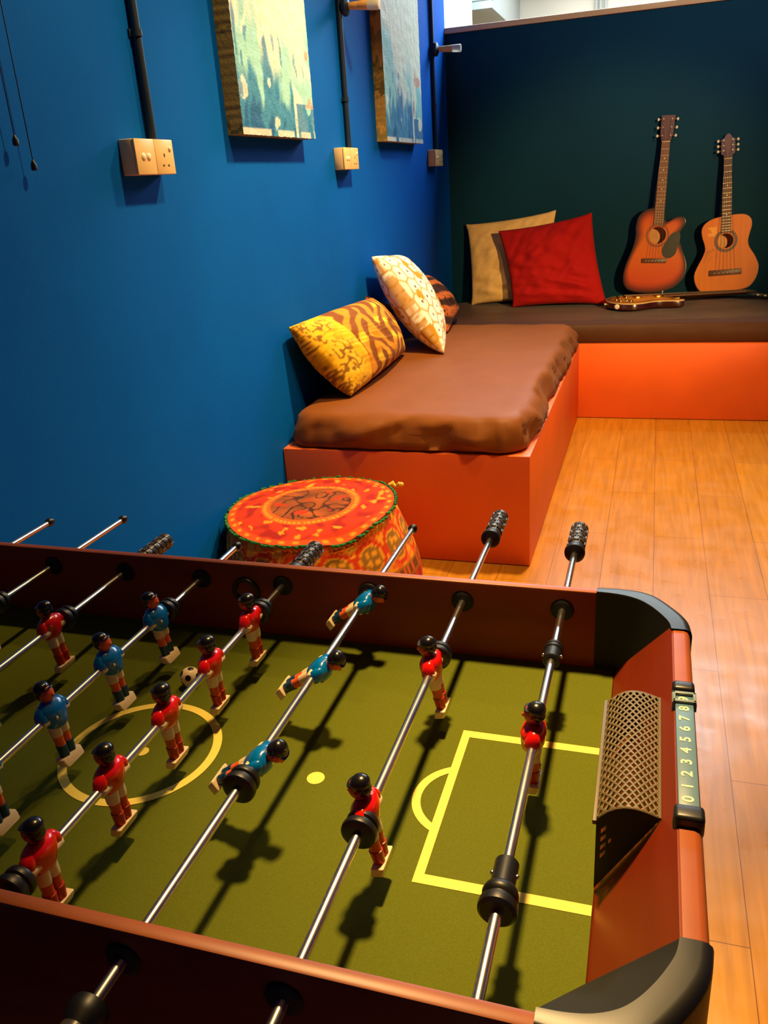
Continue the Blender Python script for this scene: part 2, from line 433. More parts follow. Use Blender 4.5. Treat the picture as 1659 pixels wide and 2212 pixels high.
# ------------------------------------------------------------------ guitars
def smooth_closed(pts, n=8):
    out = []; L = len(pts)
    for i in range(L):
        p0, p1, p2, p3 = [V((*pts[(i+k-1) % L], 0)) for k in range(4)]
        for j in range(n):
            t = j/n
            q = .5*((2*p1)+(-p0+p2)*t+(2*p0-5*p1+4*p2-p3)*t*t+(-p0+3*p1-3*p2+p3)*t**3)
            out.append((q.x, q.y))
    return out
def body_local(pts, hole, top, k):
    """traced outline -> metres, hole at the origin, neck up"""
    dx, dy = top[0]-hole[0], hole[1]-top[1]; L = math.hypot(dx, dy)
    vx, vy = dx/L, dy/L
    r = []
    for x, y in pts:
        a, c = (x-hole[0])*k, (hole[1]-y)*k
        r.append((a*vy-c*vx, a*vx+c*vy))
    return r
def guitar(name, label, pts, hole_r, depth, nut_v, neck_w, head, frame, burst, rosette, guard=None, bridge=(0, -.14, .075, .011), side=None, neckm=None, headm=None, pegs=None, pegm=None, inlays=()):
    root = thing(name, label, 'guitar', frame[0])
    R = Matrix((frame[1], frame[3], frame[2])).transposed()   # columns: right, front, up (local X, Y, Z)
    root.rotation_euler = R.to_euler()
    v0 = frame[4]    # height of the sound hole above the root
    out = smooth_closed(pts, 6)
    n = 120
    # resample as polar function around the hole
    def radius(a):
        best = 0
        d = (math.cos(a), math.sin(a))
        for i in range(len(out)):
            x1, y1 = out[i]; x2, y2 = out[(i+1) % len(out)]
            den = d[0]*(y2-y1)-d[1]*(x2-x1)
            if abs(den) < 1e-12: continue
            t = (x1*(y2-y1)-y1*(x2-x1))/den
            s = (x1*d[1]-y1*d[0])/den
            if t > 0 and -1e-6 <= s <= 1+1e-6: best = max(best, t)
        return best
    Rr = [radius(2*pi*i/n) for i in range(n)]
    def pt(i, t, w): 
        r = hole_r+(Rr[i]-hole_r)*t
        return V((r*math.cos(2*pi*i/n), w, v0+r*math.sin(2*pi*i/n)))
    # front plate
    b = MB(); K = 14
    ids = []
    for k in range(K+1):
        t = k/K
        row = []
        for i in range(n):
            r = hole_r+(Rr[i]-hole_r)*t
            x, y = r*math.cos(2*pi*i/n), r*math.sin(2*pi*i/n)
            row.append(b.v(pt(i, t, 0), burst(r, Rr[i], t, x, y)))
        ids.append(row)
    for k in range(K):
        for i in range(n): b.f([ids[k][i], ids[k+1][i], ids[k+1][(i+1) % n], ids[k][(i+1) % n]])
    # thickness of the hole rim
    rim = [b.v(pt(i, 0, .003), burst(hole_r, 1, 0, 0, 0)) for i in range(n)]
    for i in range(n): b.f([ids[0][i], ids[0][(i+1) % n], rim[(i+1) % n], rim[i]])
    b.build('soundboard', M_bodywood, root, merge=False)
    # sides and back
    b = MB()
    rs = [[pt(i, 1, 0) for i in range(n)], [pt(i, 1.0, .004) for i in range(n)], [pt(i, 1, depth) for i in range(n)], [pt(i, .97, depth+.006) for i in range(n)]]
    idr = b.rings(rs, 0, True, False, True)
    b.build('body', side, root, merge=False)
    b = MB()
    b.rings([[pt(i, .985, .004) for i in range(n)], [pt(i, .985, depth-.002) for i in range(n)]], 0, True, False, True)
    b.build('inner_lining', M_inner, root, merge=False)
    b = MB(); b.rings([[pt(i, 1.004, -.0008) for i in range(n)], [pt(i, .985, -.0012) for i in range(n)]], 0, True, False, False)
    b.rings([[pt(i, 1.004, -.0008) for i in range(n)], [pt(i, 1.004, .004) for i in range(n)]], 0, True, False, False)
    b.build('binding', burst.bind, root, merge=False)
    b = MB()
    for r0, r1 in rosette:
        b.rings([[V((r*math.cos(2*pi*i/64), -.0007, v0+r*math.sin(2*pi*i/64))) for i in range(64)] for r in (r0, r1)], 0, True, False, False)
    b.build('rosette', M_neck, root, merge=False)
    if guard:
        g = smooth_closed(guard, 6); b = MB()
        b.rings([[V((x, -.0008, v0+y)) for x, y in g], [V((x, -.0025, v0+y)) for x, y in g]], 0)
        b.build('pickguard', M_guard, root)
    # bridge with pins
    bx, bv, bw, bh = bridge; b = MB(); b.box((bx-bw, -.010, v0+bv-bh), (bx+bw, -.0005, v0+bv+bh), .003)
    o = b.build('bridge', M_neck, root)
    b = MB()
    for k in range(6): b.ell((bx+(-2.5+k)*bw*.26, -.011, v0+bv-.002), (.0032, .003, .0032), nu=8, nv=6)
    b.build('bridge_pins', M_peg, o)
    # neck
    w0, w1 = neck_w; vb = hole_r+.004
    b = MB()
    b.rings([[V((-w, -.002, v0+v)), V((w, -.002, v0+v)), V((w, -.008, v0+v)), V((-w, -.008, v0+v))] for w, v in ((w0, vb), (w1, nut_v))])
    fb = b.build('fretboard', neckm, root)
    scale = (nut_v-bv)
    for k in range(1, 20):
        vv = nut_v-scale*(1-2**(-k/12))
        if vv < vb+.004: break
        w = w0+(w1-w0)*(vv-vb)/(nut_v-vb)
        b = MB(); b.box((-w, -.0092, v0+vv-.0012), (w, -.0078, v0+vv+.0012)); b.build('fret', M_string, fb)
    for k in inlays:
        v1_ = nut_v-scale*(1-2**(-k/12)); v2_ = nut_v-scale*(1-2**(-(k-1)/12))
        b = MB(); b.ell((0, -.0085, v0+(v1_+v2_)/2), (.0045, .0012, .0045), nu=10, nv=6); b.build('inlay_dot', M_peg, fb)
    body_top = max(p[1] for p in out if abs(p[0]) < .05)
    b = MB(); rs = []
    for v_, d_ in ((body_top-.02, .04), (body_top+.015, .024), (body_top+.05, .018), (nut_v-.02, .016), (nut_v, .016)):
        w = w0+(w1-w0)*(v_-vb)/(nut_v-vb)
        rs.append([V((w*math.cos(a), -.002+d_*math.sin(a), v0+v_)) for a in [pi*i/12 for i in range(13)]])
    b.rings(rs)
    b.build('neck', headm, root)
    b = MB(); b.box((-w1, -.0105, v0+nut_v), (w1, -.002, v0+nut_v+.005), .001); b.build('nut', M_bind, root)
    # headstock
    b = MB(); hs = [(x, v0+nut_v+y) for x, y in head]
    b.rings([[V((x, -.003+.12*(z-v0-nut_v), z)) for x, z in hs], [V((x, .011+.12*(z-v0-nut_v), z)) for x, z in hs]])
    ho = b.build('headstock', headm, root)
    for (px_, pv_) in pegs:
        b = MB(); sgn = 1 if px_ > 0 else -1; yy = .005+.12*pv_
        b.tube([(px_*.62, yy, v0+nut_v+pv_), (px_*.9, yy, v0+nut_v+pv_)], .0025, 8, 1)
        b.ell((px_, yy, v0+nut_v+pv_), (.007, .005, .0085), nu=12, nv=8)
        b.lathe((px_*.45, yy-.014, v0+nut_v+pv_), (0, 1, 0), [(0, .0038), (.008, .0038), (.008, .006), (.01, .006)], 10, 1)
        b.build('tuning_peg', [pegm, M_string], ho)
    # strings
    b = MB()
    for k in range(6):
        a = (-2.5+k)/2.5
        b.tube([(bx+a*bw*.6, -.0105, v0+bv), (a*w1*.8, -.0108, v0+nut_v), (px_of(pegs, k)*.45, -.006, v0+nut_v+pegs[k][1])], .0006, 5)
    b.build('strings', M_string, root)
    return root
def px_of(pegs, k): return pegs[k][0]

# sunburst cutaway guitar
oL = [(430, 1932), (560, 1920), (660, 1885), (745, 1800), (776, 1700), (765, 1600), (735, 1500), (715, 1410), (722, 1330), (765, 1265), (784, 1215), (760, 1172), (705, 1160), (640, 1180), (590, 1192), (568, 1150), (560, 1060), (520, 1034),
      (465, 1032), (370, 1048), (300, 1105), (268, 1200), (262, 1290), (235, 1395), (190, 1495), (140, 1600), (108, 1710), (112, 1800), (150, 1862), (260, 1910)]
pL = body_local(oL, (490, 1325), (612, 340), .000535)
def burstL(r, R, t, x, y):
    d = R-r
    c = mixc(rgb(216, 104, 14), rgb(206, 72, 8), sstep(.0, .12, abs(y+.05)*.5))
    k = sstep(.035, .0, d)
    c = mixc(c, rgb(110, 26, 12), sstep(.06, .02, d)*.7)
    return mixc(c, rgb(30, 14, 8), k)
burstL.bind = M_gside
def frame_for(hole, tilt, lean, low):
    # right, up, front vectors; root sits 'low' below the hole along the neck
    up = V((math.sin(tilt)*math.cos(lean), math.sin(lean), math.cos(tilt)*math.cos(lean))).normalized()
    right = V((math.cos(tilt), 0, -math.sin(tilt)))
    back = up.cross(right).normalized()
    back = -back if back.y < 0 else back
    root = V(hole)-up*low
    return (root, right, up, back, low)
lowL = -min(p[1] for p in pL)
gL = guitar('acoustic_guitar', 'sunburst cutaway acoustic guitar standing on the mattress against the dark partition, left one', pL, .047, .085, .503, (.029, .022),
       [(-.023, 0), (.023, 0), (.036, .05), (.037, .095), (.040, .142), (-.034, .142), (-.034, .095), (-.033, .05)],
       frame_for((.0125, 5.342, .884), math.radians(1.9), math.radians(5.2), lowL), burstL, [(.056, .060), (.062, .065)],
       guard=[(.052, -.035), (.075, .005), (.11, .02), (.128, -.01), (.118, -.06), (.108, -.105), (.078, -.128), (.045, -.12), (.032, -.085), (.04, -.055)],
       bridge=(-.008, -.142, .070, .013), side=M_gside, neckm=M_neckL, headm=M_head,
       pegs=[(-.05, .035), (-.05, .078), (-.05, .122), (.054, .122), (.052, .078), (.05, .035)], pegm=M_peg, inlays=(3, 5, 7, 9, 12))
# natural guitar
oR = [(1190, 1925), (1320, 1922), (1440, 1895), (1515, 1805), (1542, 1700), (1535, 1640), (1500, 1550), (1455, 1470), (1440, 1400), (1458, 1320), (1482, 1240), (1475, 1165), (1420, 1112), (1340, 1098), (1275, 1096), (1225, 1097),
      (1170, 1100), (1080, 1112), (1000, 1150), (960, 1215), (965, 1300), (985, 1380), (988, 1440), (955, 1520), (900, 1610), (862, 1700), (868, 1790), (910, 1875), (990, 1918)]
pR = body_local(oR, (1210, 1365), (1255, 480), .00051)
def burstR(r, R, t, x, y):
    k = 1+.14*nz(x*60, y*4, 3)+.08*nz(x*8, y*9, 7)
    c = rgb(218, 116, 10); c = (c[0]*k, c[1]*k, c[2]*k, 1)
    if -.095 < x < -.05 and .03 < y < .08 and nz(x*40, y*40, 2) > -.25: c = rgb(240, 160, 50)
    if -.11 < x < -.05 and -.1 < y < -.04 and nz(x*60, y*60, 5) > .1: c = mixc(c, rgb(150, 84, 34), .6)
    return c
burstR.bind = M_gside2
lowR = -min(p[1] for p in pR)
gR = guitar('acoustic_guitar', 'worn natural wood acoustic guitar with scratched top, right of the sunburst guitar', pR, .040, .08, .438, (.027, .021),
       [(-.021, 0), (.021, 0), (.024, .022), (.036, .03), (.036, .105), (.022, .112), (.012, .128), (0, .136), (-.012, .128), (-.022, .112), (-.036, .105), (-.036, .03), (-.024, .022)],
       frame_for((.3895, 5.345, .838), math.radians(-3.0), math.radians(5.4), lowR), burstR, [(.047, .063)],
       bridge=(0, -.175, .088, .016), side=M_gside2, neckm=M_neck, headm=M_head,
       pegs=[(-.052, .045), (-.052, .072), (-.052, .1), (.052, .1), (.052, .072), (.052, .045)], pegm=M_peg, inlays=(5, 7, 12))

# electric guitar lying flat
def electric():
    root = thing('electric_guitar', 'small bodied electric guitar lying flat on the mattress in front of the two standing guitars', 'guitar', (-.245, 4.985, MH+.006), (0, 0, math.radians(14)))
    half = [(0, 0), (.012, .06), (.05, .125), (.11, .158), (.17, .152), (.225, .118), (.27, .108), (.325, .12), (.37, .118), (.405, .085), (.41, .045), (.40, .028)]
    lowr = [(.40, -.028), (.385, -.04), (.362, -.06), (.372, -.09), (.402, -.11), (.39, -.125), (.345, -.125), (.285, -.108), (.235, -.112), (.17, -.15), (.11, -.16), (.05, -.128), (.012, -.06)]
    out = smooth_closed(half+lowr, 6)
    n = len(out)
    cen = (.17, 0)
    def ring(s, z): return [V((cen[0]+(x-cen[0])*s, cen[1]+(y-cen[1])*s, z)) for x, y in out]
    b = MB(); b.rings([ring(.96, 0), ring(1, .006), ring(1, .036), ring(.985, .040)], 0, True, True, False)
    b.build('body', mat('dark_burst_side', rgb(60, 20, 10), .25, nscale=20, namt=.15, coat=.4), root)
    b = MB(); ids = []
    for s in (1., .96, .9, .8, .6, .3):
        t = 1-s
        c = mixc(rgb(120, 50, 16), rgb(224, 150, 62), sstep(.02, .35, t))
        ids.append([b.v(p, c) for p in ring(.985*s, .040+.008*sstep(0, .45, t))])
    for k in range(5):
        for i in range(n): b.f([ids[k][i], ids[k][(i+1) % n], ids[k+1][(i+1) % n], ids[k+1][i]])
    b.f(ids[-1])
    b.build('maple_top', M_bodywood, root, merge=False)
    b = MB(); b.rings([ring(1.004, .034), ring(1.004, .041), ring(.985, .0415)], 0, True, False, False); b.build('binding', M_bind, root, merge=False)
    for x in (.17, .285):
        b = MB(); b.box((x-.019, -.036, .045), (x+.019, .036, .058), .003); p = b.build('pickup', M_gold, root)
    b = MB(); b.box((.095, -.04, .046), (.107, .04, .062), .003); b.box((.06, -.042, .046), (.07, .042, .058), .003); b.build('bridge', M_gold, root)
    for x, y in ((.06, -.085), (.11, -.115), (.045, -.045), (.095, -.08)):
        b = MB(); b.lathe((x, y, .042), (0, 0, 1), [(0, .011), (.006, .011), (.012, .009), (.013, .006)], 16); b.build('knob', M_gold, root)
    b = MB(); b.lathe((.33, .075, .042), (0, 0, 1), [(0, .012), (.003, .012), (.003, .003), (.02, .0025), (.022, .004), (.026, .003)], 12); b.build('pickup_switch', M_peg, root)
    b = MB(); b.lathe((.035, -.115, .02), (-.35, -1, 0), [(0, .014), (.004, .014), (.006, .009), (.014, .008)], 14); b.build('jack_plate', M_peg, root)
    b = MB(); b.lathe((-.002, 0, .02), (-1, 0, 0), [(0, .006), (.006, .004), (.01, .008), (.012, .006)], 12); b.build('strap_button', M_peg, root)
    b = MB(); b.rings([[V((x, -w, .048)), V((x, w, .048)), V((x, w, .055)), V((x, -w, .055))] for x, w in ((.31, .028), (.77, .021))]); fb = b.build('fretboard', M_neck, root)
    for k in range(1, 22):
        x = .77-.66*(1-2**(-k/12)); w = .0205+.0075*(.77-x)/.46
        if x < .315: break
        b = MB(); b.box((x-.001, -w, .054), (x+.001, w, .0562)); b.build('fret', M_string, fb)
    b = MB(); b.rings([[V((x, w*math.cos(a), .05-d*math.sin(a))) for a in [pi*i/10 for i in range(11)]] for x, w, d in ((.38, .027, .03), (.42, .026, .022), (.76, .021, .019), (.78, .021, .017))])
    b.build('neck', M_gside, root)
    b = MB(); hp = [(.77, -.021), (.80, -.038), (.92, -.044), (.95, -.03), (.94, 0), (.95, .03), (.92, .044), (.80, .038), (.77, .021)]
    b.rings([[V((x, y, .036-.17*(x-.77))) for x, y in hp], [V((x, y, .051-.17*(x-.77))) for x, y in hp]])
    h = b.build('headstock', M_black, root)
    for x in (.82, .86, .90):
        for s in (-1, 1):
            b = MB(); z = .043-.17*(x-.77)
            b.tube([(x, s*.035, z), (x, s*.056, z)], .0025, 8); b.ell((x, s*.06, z), (.008, .007, .005), nu=10, nv=6); b.build('tuning_peg', M_peg, h)
    b = MB()
    for k in range(6):
        a = (-2.5+k)/2.5
        b.tube([(.10, a*.026, .063), (.77, a*.017, .0575), (.83, a*.024, .046)], .0006, 5)
    b.build('strings', M_string, root)
    return root
electric()

# ------------------------------------------------------------------ pouf
def pouf():
    root = thing('pouf', 'round orange embroidered pouf with green yarn edging on the floor before the bench', 'pouf', (-.945, 2.205, 0))
    seg = 180
    prof = [(0, .27), (.012, .285), (.06, .298), (.12, .303), (.17, .302), (.21, .297), (.25, .289), (.29, .277), (.32, .267), (.35, .254)]
    def sh(z): return -.034*sstep(.12, .35, z)
    pr2 = []
    for (z0, r0), (z1, r1) in zip(prof, prof[1:]):
        for k in range(6): pr2.append((z0+(z1-z0)*k/6, r0+(r1-r0)*k/6))
    pr2.append(prof[-1])
    red = rgb(196, 52, 14); ora = rgb(216, 92, 20); brn = rgb(112, 58, 20); gold = rgb(222, 150, 34); dkr = rgb(160, 30, 14); grn = rgb(140, 96, 30)
    def sag(a): return .012*math.sin(a+.6)+.006*math.sin(2*a+1)
    def side_col(a, z, r):
        s = a/(2*pi)
        if z < .05: c = mixc(dkr, red, .5+.5*nz(s*60, z*40, 1))
        elif z < .17: c = mixc(red, dkr, sstep(.0, .3, nz(s*50, z*30, 4)))
        elif z < .205:        # ladder border
            c = brn if ((s*110) % 1) < .62 else ora
            if z < .173 or z > .201: c = mixc(brn, gold, .3)
        else:                 # band of medallions
            n = 16; q = (s*n) % 1-.5; y = (z-.268)/.052; x = q*2*pi*r/n/.052
            d = math.hypot(x, y)
            c = mixc(ora, gold, sstep(.05, .4, nz(s*70, z*45, 6)))
            if d < 1.05: c = red if d > .8 else (gold if d > .7 else grn)
            if d < .7:
                for k in range(4):
                    if math.hypot(x-.35*math.cos(k*pi/2+.7), y-.35*math.sin(k*pi/2+.7)) < .17: c = gold
            elif d > 1.05 and abs(abs(q)-.5) < .13 and nz(s*90, z*70, 9) > -.15: c = gold
        return c
    b = MB()
    rs = []; cs = []
    for z, r in pr2:
        ring = []; cc = []
        for i in range(seg):
            a = 2*pi*i/seg
            k = sstep(.2, .35, z)
            rr = r*(1+.012*nz(math.cos(a)*2, math.sin(a)*2, z*5)+.008*nz(math.cos(a)*6, math.sin(a)*6, z*9))
            dip = -.018*math.exp(-((a-5.45)/.28)**2)*k       # slack fold on the side facing the table
            ring.append(V((rr*math.cos(a)+sh(z), rr*math.sin(a), z+k*(sag(a)+dip)))); cc.append(side_col(a, z, r))
        rs.append(ring); cs.append(cc)
    b.rings(rs, 0, True, True, False, cs)
    b.build('side_cover', M_pat, root, angle=80, merge=False)
    def top_col(r, a):
        t = r/.26
        x, y = r*math.cos(a), r*math.sin(a)
        if t < .50:
            c = mixc(brn, rgb(170, 84, 26), .5+.8*nz(x*18, y*18, 3))
            if abs(nz(x*22+1, y*22, 8)) < .07: c = rgb(70, 34, 14)
            if nz(x*20, y*20, 12) > .3: c = red
        elif t < .6:
            c = gold if (a*60/(2*pi)) % 1 < .4 and .53 < t < .57 else ora
        elif t < .9:
            c = mixc(red, dkr, sstep(.0, .35, nz(x*26, y*26, 5)))
            if nz(x*38+5, y*38, 2) > .38: c = gold
        else:
            c = mixc(red, ora, .5)
            if ((a*36/(2*pi)) % 1) < .3 and .92 < t < .97: c = gold
        return c
    b = MB(); ids = []
    K = 46
    for k in range(K+1):
        r = .26*k/K; t = r/.26
        row = []
        for i in range(seg):
            a = 2*pi*i/seg
            z = .352+sag(a)*t*t+.016*(1-t*t)+.005*nz(r*math.cos(a)*14, r*math.sin(a)*14, 3)*(1-t)-.018*math.exp(-((a-5.45)/.28)**2)*sstep(.8, 1, t)
            row.append(b.v((max(r, 1e-4)*math.cos(a)-.034, max(r, 1e-4)*math.sin(a), z), top_col(r, a)))
        ids.append(row)
    for k in range(K):
        for i in range(seg): b.f([ids[k][i], ids[k+1][i], ids[k+1][(i+1) % seg], ids[k][(i+1) % seg]])
    b.build('top_cover', M_pat, root, angle=80, merge=False)
    rnd = random.Random(4)
    for i in range(96):
        a = 2*pi*(i+rnd.uniform(-.3, .3))/96
        if rnd.random() < .12: continue
        z = .350+sag(a)-.018*math.exp(-((a-5.45)/.28)**2)
        c = V((.264*math.cos(a)-.034, .264*math.sin(a), z+rnd.uniform(-.003, .003)))
        d = V((math.cos(a+rnd.uniform(-.6, .6)), math.sin(a), rnd.uniform(-.7, .2))).normalized()
        T = V((-math.sin(a), math.cos(a), 0))
        l = rnd.uniform(.006, .011)
        b = MB(); b.tube([c-T*l-d*.002, c+d*.003, c+T*l+d*.001], [.0028, .0052, .003], 7); b.build('yarn_tuft', M_green, root)
    b = MB(); a = .72; c = V((.268*math.cos(a)-.034, .268*math.sin(a), .354+sag(a)))
    b.tube([c, c+V((.012, .004, .006)), c+V((.022, .002, -.004)), c+V((.036, .004, .005))], [.006, .009, .005, .009], 10)
    b.ell(c+V((.04, .004, .003)), (.009, .008, .008), nu=10, nv=8)
    b.build('ribbon_tie', M_yellow, root)
pouf()

# ------------------------------------------------------------------ wall things: sockets, conduits, lamps, cords, paintings
def socket_box(label, y0, y1, z0, z1, kind):
    root = thing('socket_box', label, 'wall socket', (XL, (y0+y1)/2, z0), None, 'socket boxes on the blue wall')
    of = V((XL, (y0+y1)/2, z0))
    b = MB(); b.box((XL+.0005, y0, z0), (XL+.038, y1, z1), .003); b.build('back_box', M_ivory, root, of)
    x0, x1 = XL+.038, XL+.045
    ym = (y0+y1)/2
    for k, (a, c) in enumerate(((y0, ym-.0006), (ym+.0006, y1))):
        b = MB(); b.box((x0, a, z0), (x1, c, z1), .002)
        pl = b.build('face_plate', M_ivory, root, of)
        if kind == 2 or k == 0:
            if k == 0:
                for d in (-.012, .012):
                    q = MB(); q.ell((x1, (a+c)/2+d, (z0+z1)/2), (.004, .009, .009), nu=14, nv=8); q.build('rocker_switch', M_button, pl, of)
            else:
                q = MB(); q.box((x1, a+.012, z1-.03), (x1+.003, a+.07, z1-.012), .001); q.build('rocker_switch', M_button, pl, of)
        if k == 1:
            q = MB()
            for dy, dz, hy, hz in ((-.004, .004, .0025, .004), (-.012, -.02, .004, .002), (.012, -.02, .004, .002)):
                yy, zz = (a+c)/2+dy, (z0+z1)/2+dz
                q.box((x1-.001, yy-hy, zz-hz), (x1+.0006, yy+hy, zz+hz))
            q.build('pin_slots', M_slot, pl, of)
            q = MB(); q.ell((x1, c-.018, z1-.022), (.004, .006, .007), nu=12, nv=8); q.build('socket_switch', M_button, pl, of)
    return root
Z0, Z1 = 1.3343, 1.4141
socket_box('cream double switch and socket box on the blue wall, largest and nearest', 1.898, 2.074, Z0-.002, Z1, 1)
socket_box('cream socket box on the blue wall between the two paintings', 3.395, 3.571, Z0, Z1+.002, 1)
socket_box('small looking cream socket box on the blue wall next to the dark corner', 4.928, 5.104, Z0+.008, Z1+.014, 1)

def conduit(label, y, z0, clips):
    root = thing('conduit', label, 'conduit', (XL, y, z0), None, 'conduits on the blue wall'); of = V((XL, y, z0))
    b = MB(); b.tube([(XL+.012, y, z0), (XL+.012, y, CEIL-.002)], .0115, 16); b.build('pipe', M_conduit, root, of)
    for z in clips:
        b = MB(); b.box((XL+.0005, y-.02, z-.008), (XL+.006, y+.02, z+.008), .001); b.tube([(XL+.012, y, z-.008), (XL+.012, y, z+.008)], .0145, 16)
        b.build('clip', M_conduit, root, of)
conduit('navy conduit running up from the nearest socket box', 2.037, Z1, (1.655, 2.3))
conduit('navy conduit running up between the two paintings', 3.552, Z1+.002, (1.60, 2.3))
conduit('navy conduit running up beside the dark corner', 5.076, Z1+.014, (1.66, 2.4))

def wall_lamp(label, y, z):
    root = thing('wall_lamp', label, 'wall lamp', (XL, y, z), None, 'wooden lamps on the blue wall'); of = V((XL, y, z))
    b = MB(); b.lathe((XL+.024, y, z), (1, 0, 0), [(-.0, .034), (.006, .036), (.016, .034), (.022, .022), (.026, .012)], 24); b.build('base', M_conduit, root, of)
    a = V((1, 0, -.055)).normalized(); o = V((XL+.042, y, z))
    b = MB(); b.lathe(o, a, [(0, .011), (.004, .0125), (.04, .0155), (.043, .0150), (.046, .016), (.085, .0185)], 24); b.build('wooden_stem', M_wood_lamp, root, of)
    b = MB(); b.lathe(o+a*.085, a, [(0, .0186), (.02, .0195), (.042, .0205), (.047, .0185), (.048, .01)], 24); b.build('frosted_tip', M_frost, root, of)
wall_lamp('wooden wall lamp with frosted tip overlapping the narrower painting', 3.572, 1.931)
wall_lamp('wooden wall lamp with frosted tip beside the dark partition', 5.08, 1.941)

for lab, y, z in (('thin dark pull cord on the blue wall, the shorter left one', 1.512, 1.392), ('thin dark pull cord on the blue wall, the longer right one', 1.552, 1.346)):
    root = thing('pull_cord', lab, 'pull cord', (XL+.02, y, z), None, 'pull cords'); of = V((XL+.02, y, z))
    b = MB(); b.tube([(XL+.02, y, z+.018), (XL+.02, y+.001, z+.5), (XL+.02, y, CEIL-.002)], .0011, 8); b.build('string', M_black, root, of)
    b = MB(); b.lathe((XL+.02, y, z), (0, 0, 1), [(0, .004), (.002, .0065), (.012, .006), (.018, .003), (.021, .0015)], 14); b.build('pull_knob', M_black, root, of)

def painting(label, y0, y1, z0, z1, th, seed, gold):
    root = thing('painting', label, 'painting', (XL, (y0+y1)/2, z0)); of = V((XL, (y0+y1)/2, z0))
    NY, NZ = 90, 200
    cream = rgb(240, 244, 220); teal = rgb(150, 212, 212); bl = rgb(24, 118, 176); db = rgb(14, 78, 140); rd = rgb(226, 140, 110); oc = rgb(176, 150, 80)
    def cf(u, v):   # u 0..1 along y, v 0..1 upward over the visible bottom part
        jx = .10*nz(u*3, v*9, seed+1); uu = u+jx*.3
        n1 = nz(uu*3.2+seed, v*1.7, seed)+.35*nz(uu*13, v*4, seed+2)
        n2 = nz(uu*7+seed, v*2.2+9, seed+4)+.45*nz(uu*24, v*5, seed+6)
        c = mixc(teal, cream, sstep(.32, .78, v*.85+.55*n1+.12*n2))
        low = 1.05-v*1.15-.45*u+.35*n2+.35*n1
        c = mixc(c, bl, sstep(.42, .62, low)*.9)
        c = mixc(c, db, sstep(.8, .95, low+.25*nz(uu*18, v*5, seed+9))*.8)
        if u > .70 and v < .75 and nz(uu*6, v*4.5, seed+11) > .02: c = mixc(c, cream, .88)
        if u > .74 and v < .22 and nz(uu*7, v*5, seed+13) > -.15: c = mixc(c, bl, .9)
        if u > .72 and .2 < v < .7 and nz(uu*9+2, v*8, seed+15) > .30: c = mixc(c, rd, .75)
        if nz(uu*9, v*6, seed+20) > .42: c = mixc(c, cream, .6)
        if nz(uu*22, v*6, seed+24) > .40 and v < .6: c = mixc(c, bl, .75)
        if v < .035 and nz(u*9, 1, seed) > -.1: c = mixc(c, cream, .6)
        k = 1+.10*nz(u*60, v*30, seed+8)
        return (c[0]*k, c[1]*k, c[2]*k, 1)
    b = MB()
    H = z1-z0
    def jig(u, v): return .003*nz(u*20, v*30, seed+30)
    ids = [[b.v((XL+th+jig(i/NY, j/NZ)*.5, y0+(y1-y0)*i/NY+(jig(3, j/NZ*3) if i in (0, NY) else 0), z0+H*j/NZ+(jig(i/NY*2, 5) if j == 0 else 0)), cf(i/NY, (H*j/NZ)/.45*.9)) for i in range(NY+1)] for j in range(NZ+1)]
    for j in range(NZ):
        for i in range(NY): b.f([ids[j][i], ids[j][i+1], ids[j+1][i+1], ids[j+1][i]])
    b.build('canvas_face', M_paint, root, of, angle=60, merge=False)
    b = MB()
    def sc_(v):
        n = nz(v*9, seed, 3)+.5*nz(v*30, seed, 5)
        c = mixc(rgb(150, 132, 66), gold, sstep(-.2, .3, n))
        if nz(v*15, seed, 9) > .3: c = mixc(c, rgb(60, 66, 34), .75)
        return c
    for (ya, yb2) in ((y0, y0), (y1, y1)):
        col_ids = [[b.v((XL+.0002+(th-.0002)*i/8, ya+jig(3, j/NZ*3), z0+H*j/NZ), sc_(H*j/NZ*2+nz(i*.4, j*.1, 2)*.08)) for i in range(9)] for j in range(NZ+1)]
        for j in range(NZ):
            for i in range(8): b.f([col_ids[j][i], col_ids[j][i+1], col_ids[j+1][i+1], col_ids[j+1][i]])
    for zz in (z0, z1):
        row = [[b.v((XL+.0002+(th-.0002)*i/4, y0+(y1-y0)*j/40, zz+.0005), sc_(j/17)) for i in range(5)] for j in range(41)]
        for j in range(40):
            for i in range(4): b.f([row[j][i], row[j][i+1], row[j+1][i+1], row[j+1][i]])
    b.build('canvas_edge', M_paint, root, of, merge=False)
    return root
painting('wide abstract canvas in blue, teal and cream, nearer one on the blue wall', 2.487, 3.078, 1.4385, 2.55, .052, 3.0, rgb(150, 128, 60))
painting('narrow looking abstract canvas of blue streaks with golden edge, farther one on the blue wall', 3.99, 4.645, 1.4515, 2.55, .05, 41.0, rgb(206, 160, 80))

# ------------------------------------------------------------------ football table
T = V((XC, YC, 0))
table = thing('foosball_table', 'mahogany foosball table with green pitch filling the foreground', 'foosball table', T)
def tpart(name, mb, m, parent=None, **k): return mb.build(name, m, parent or table, T, **k)
def mirX(x): return 2*XC-x
X0 = mirX(XF)
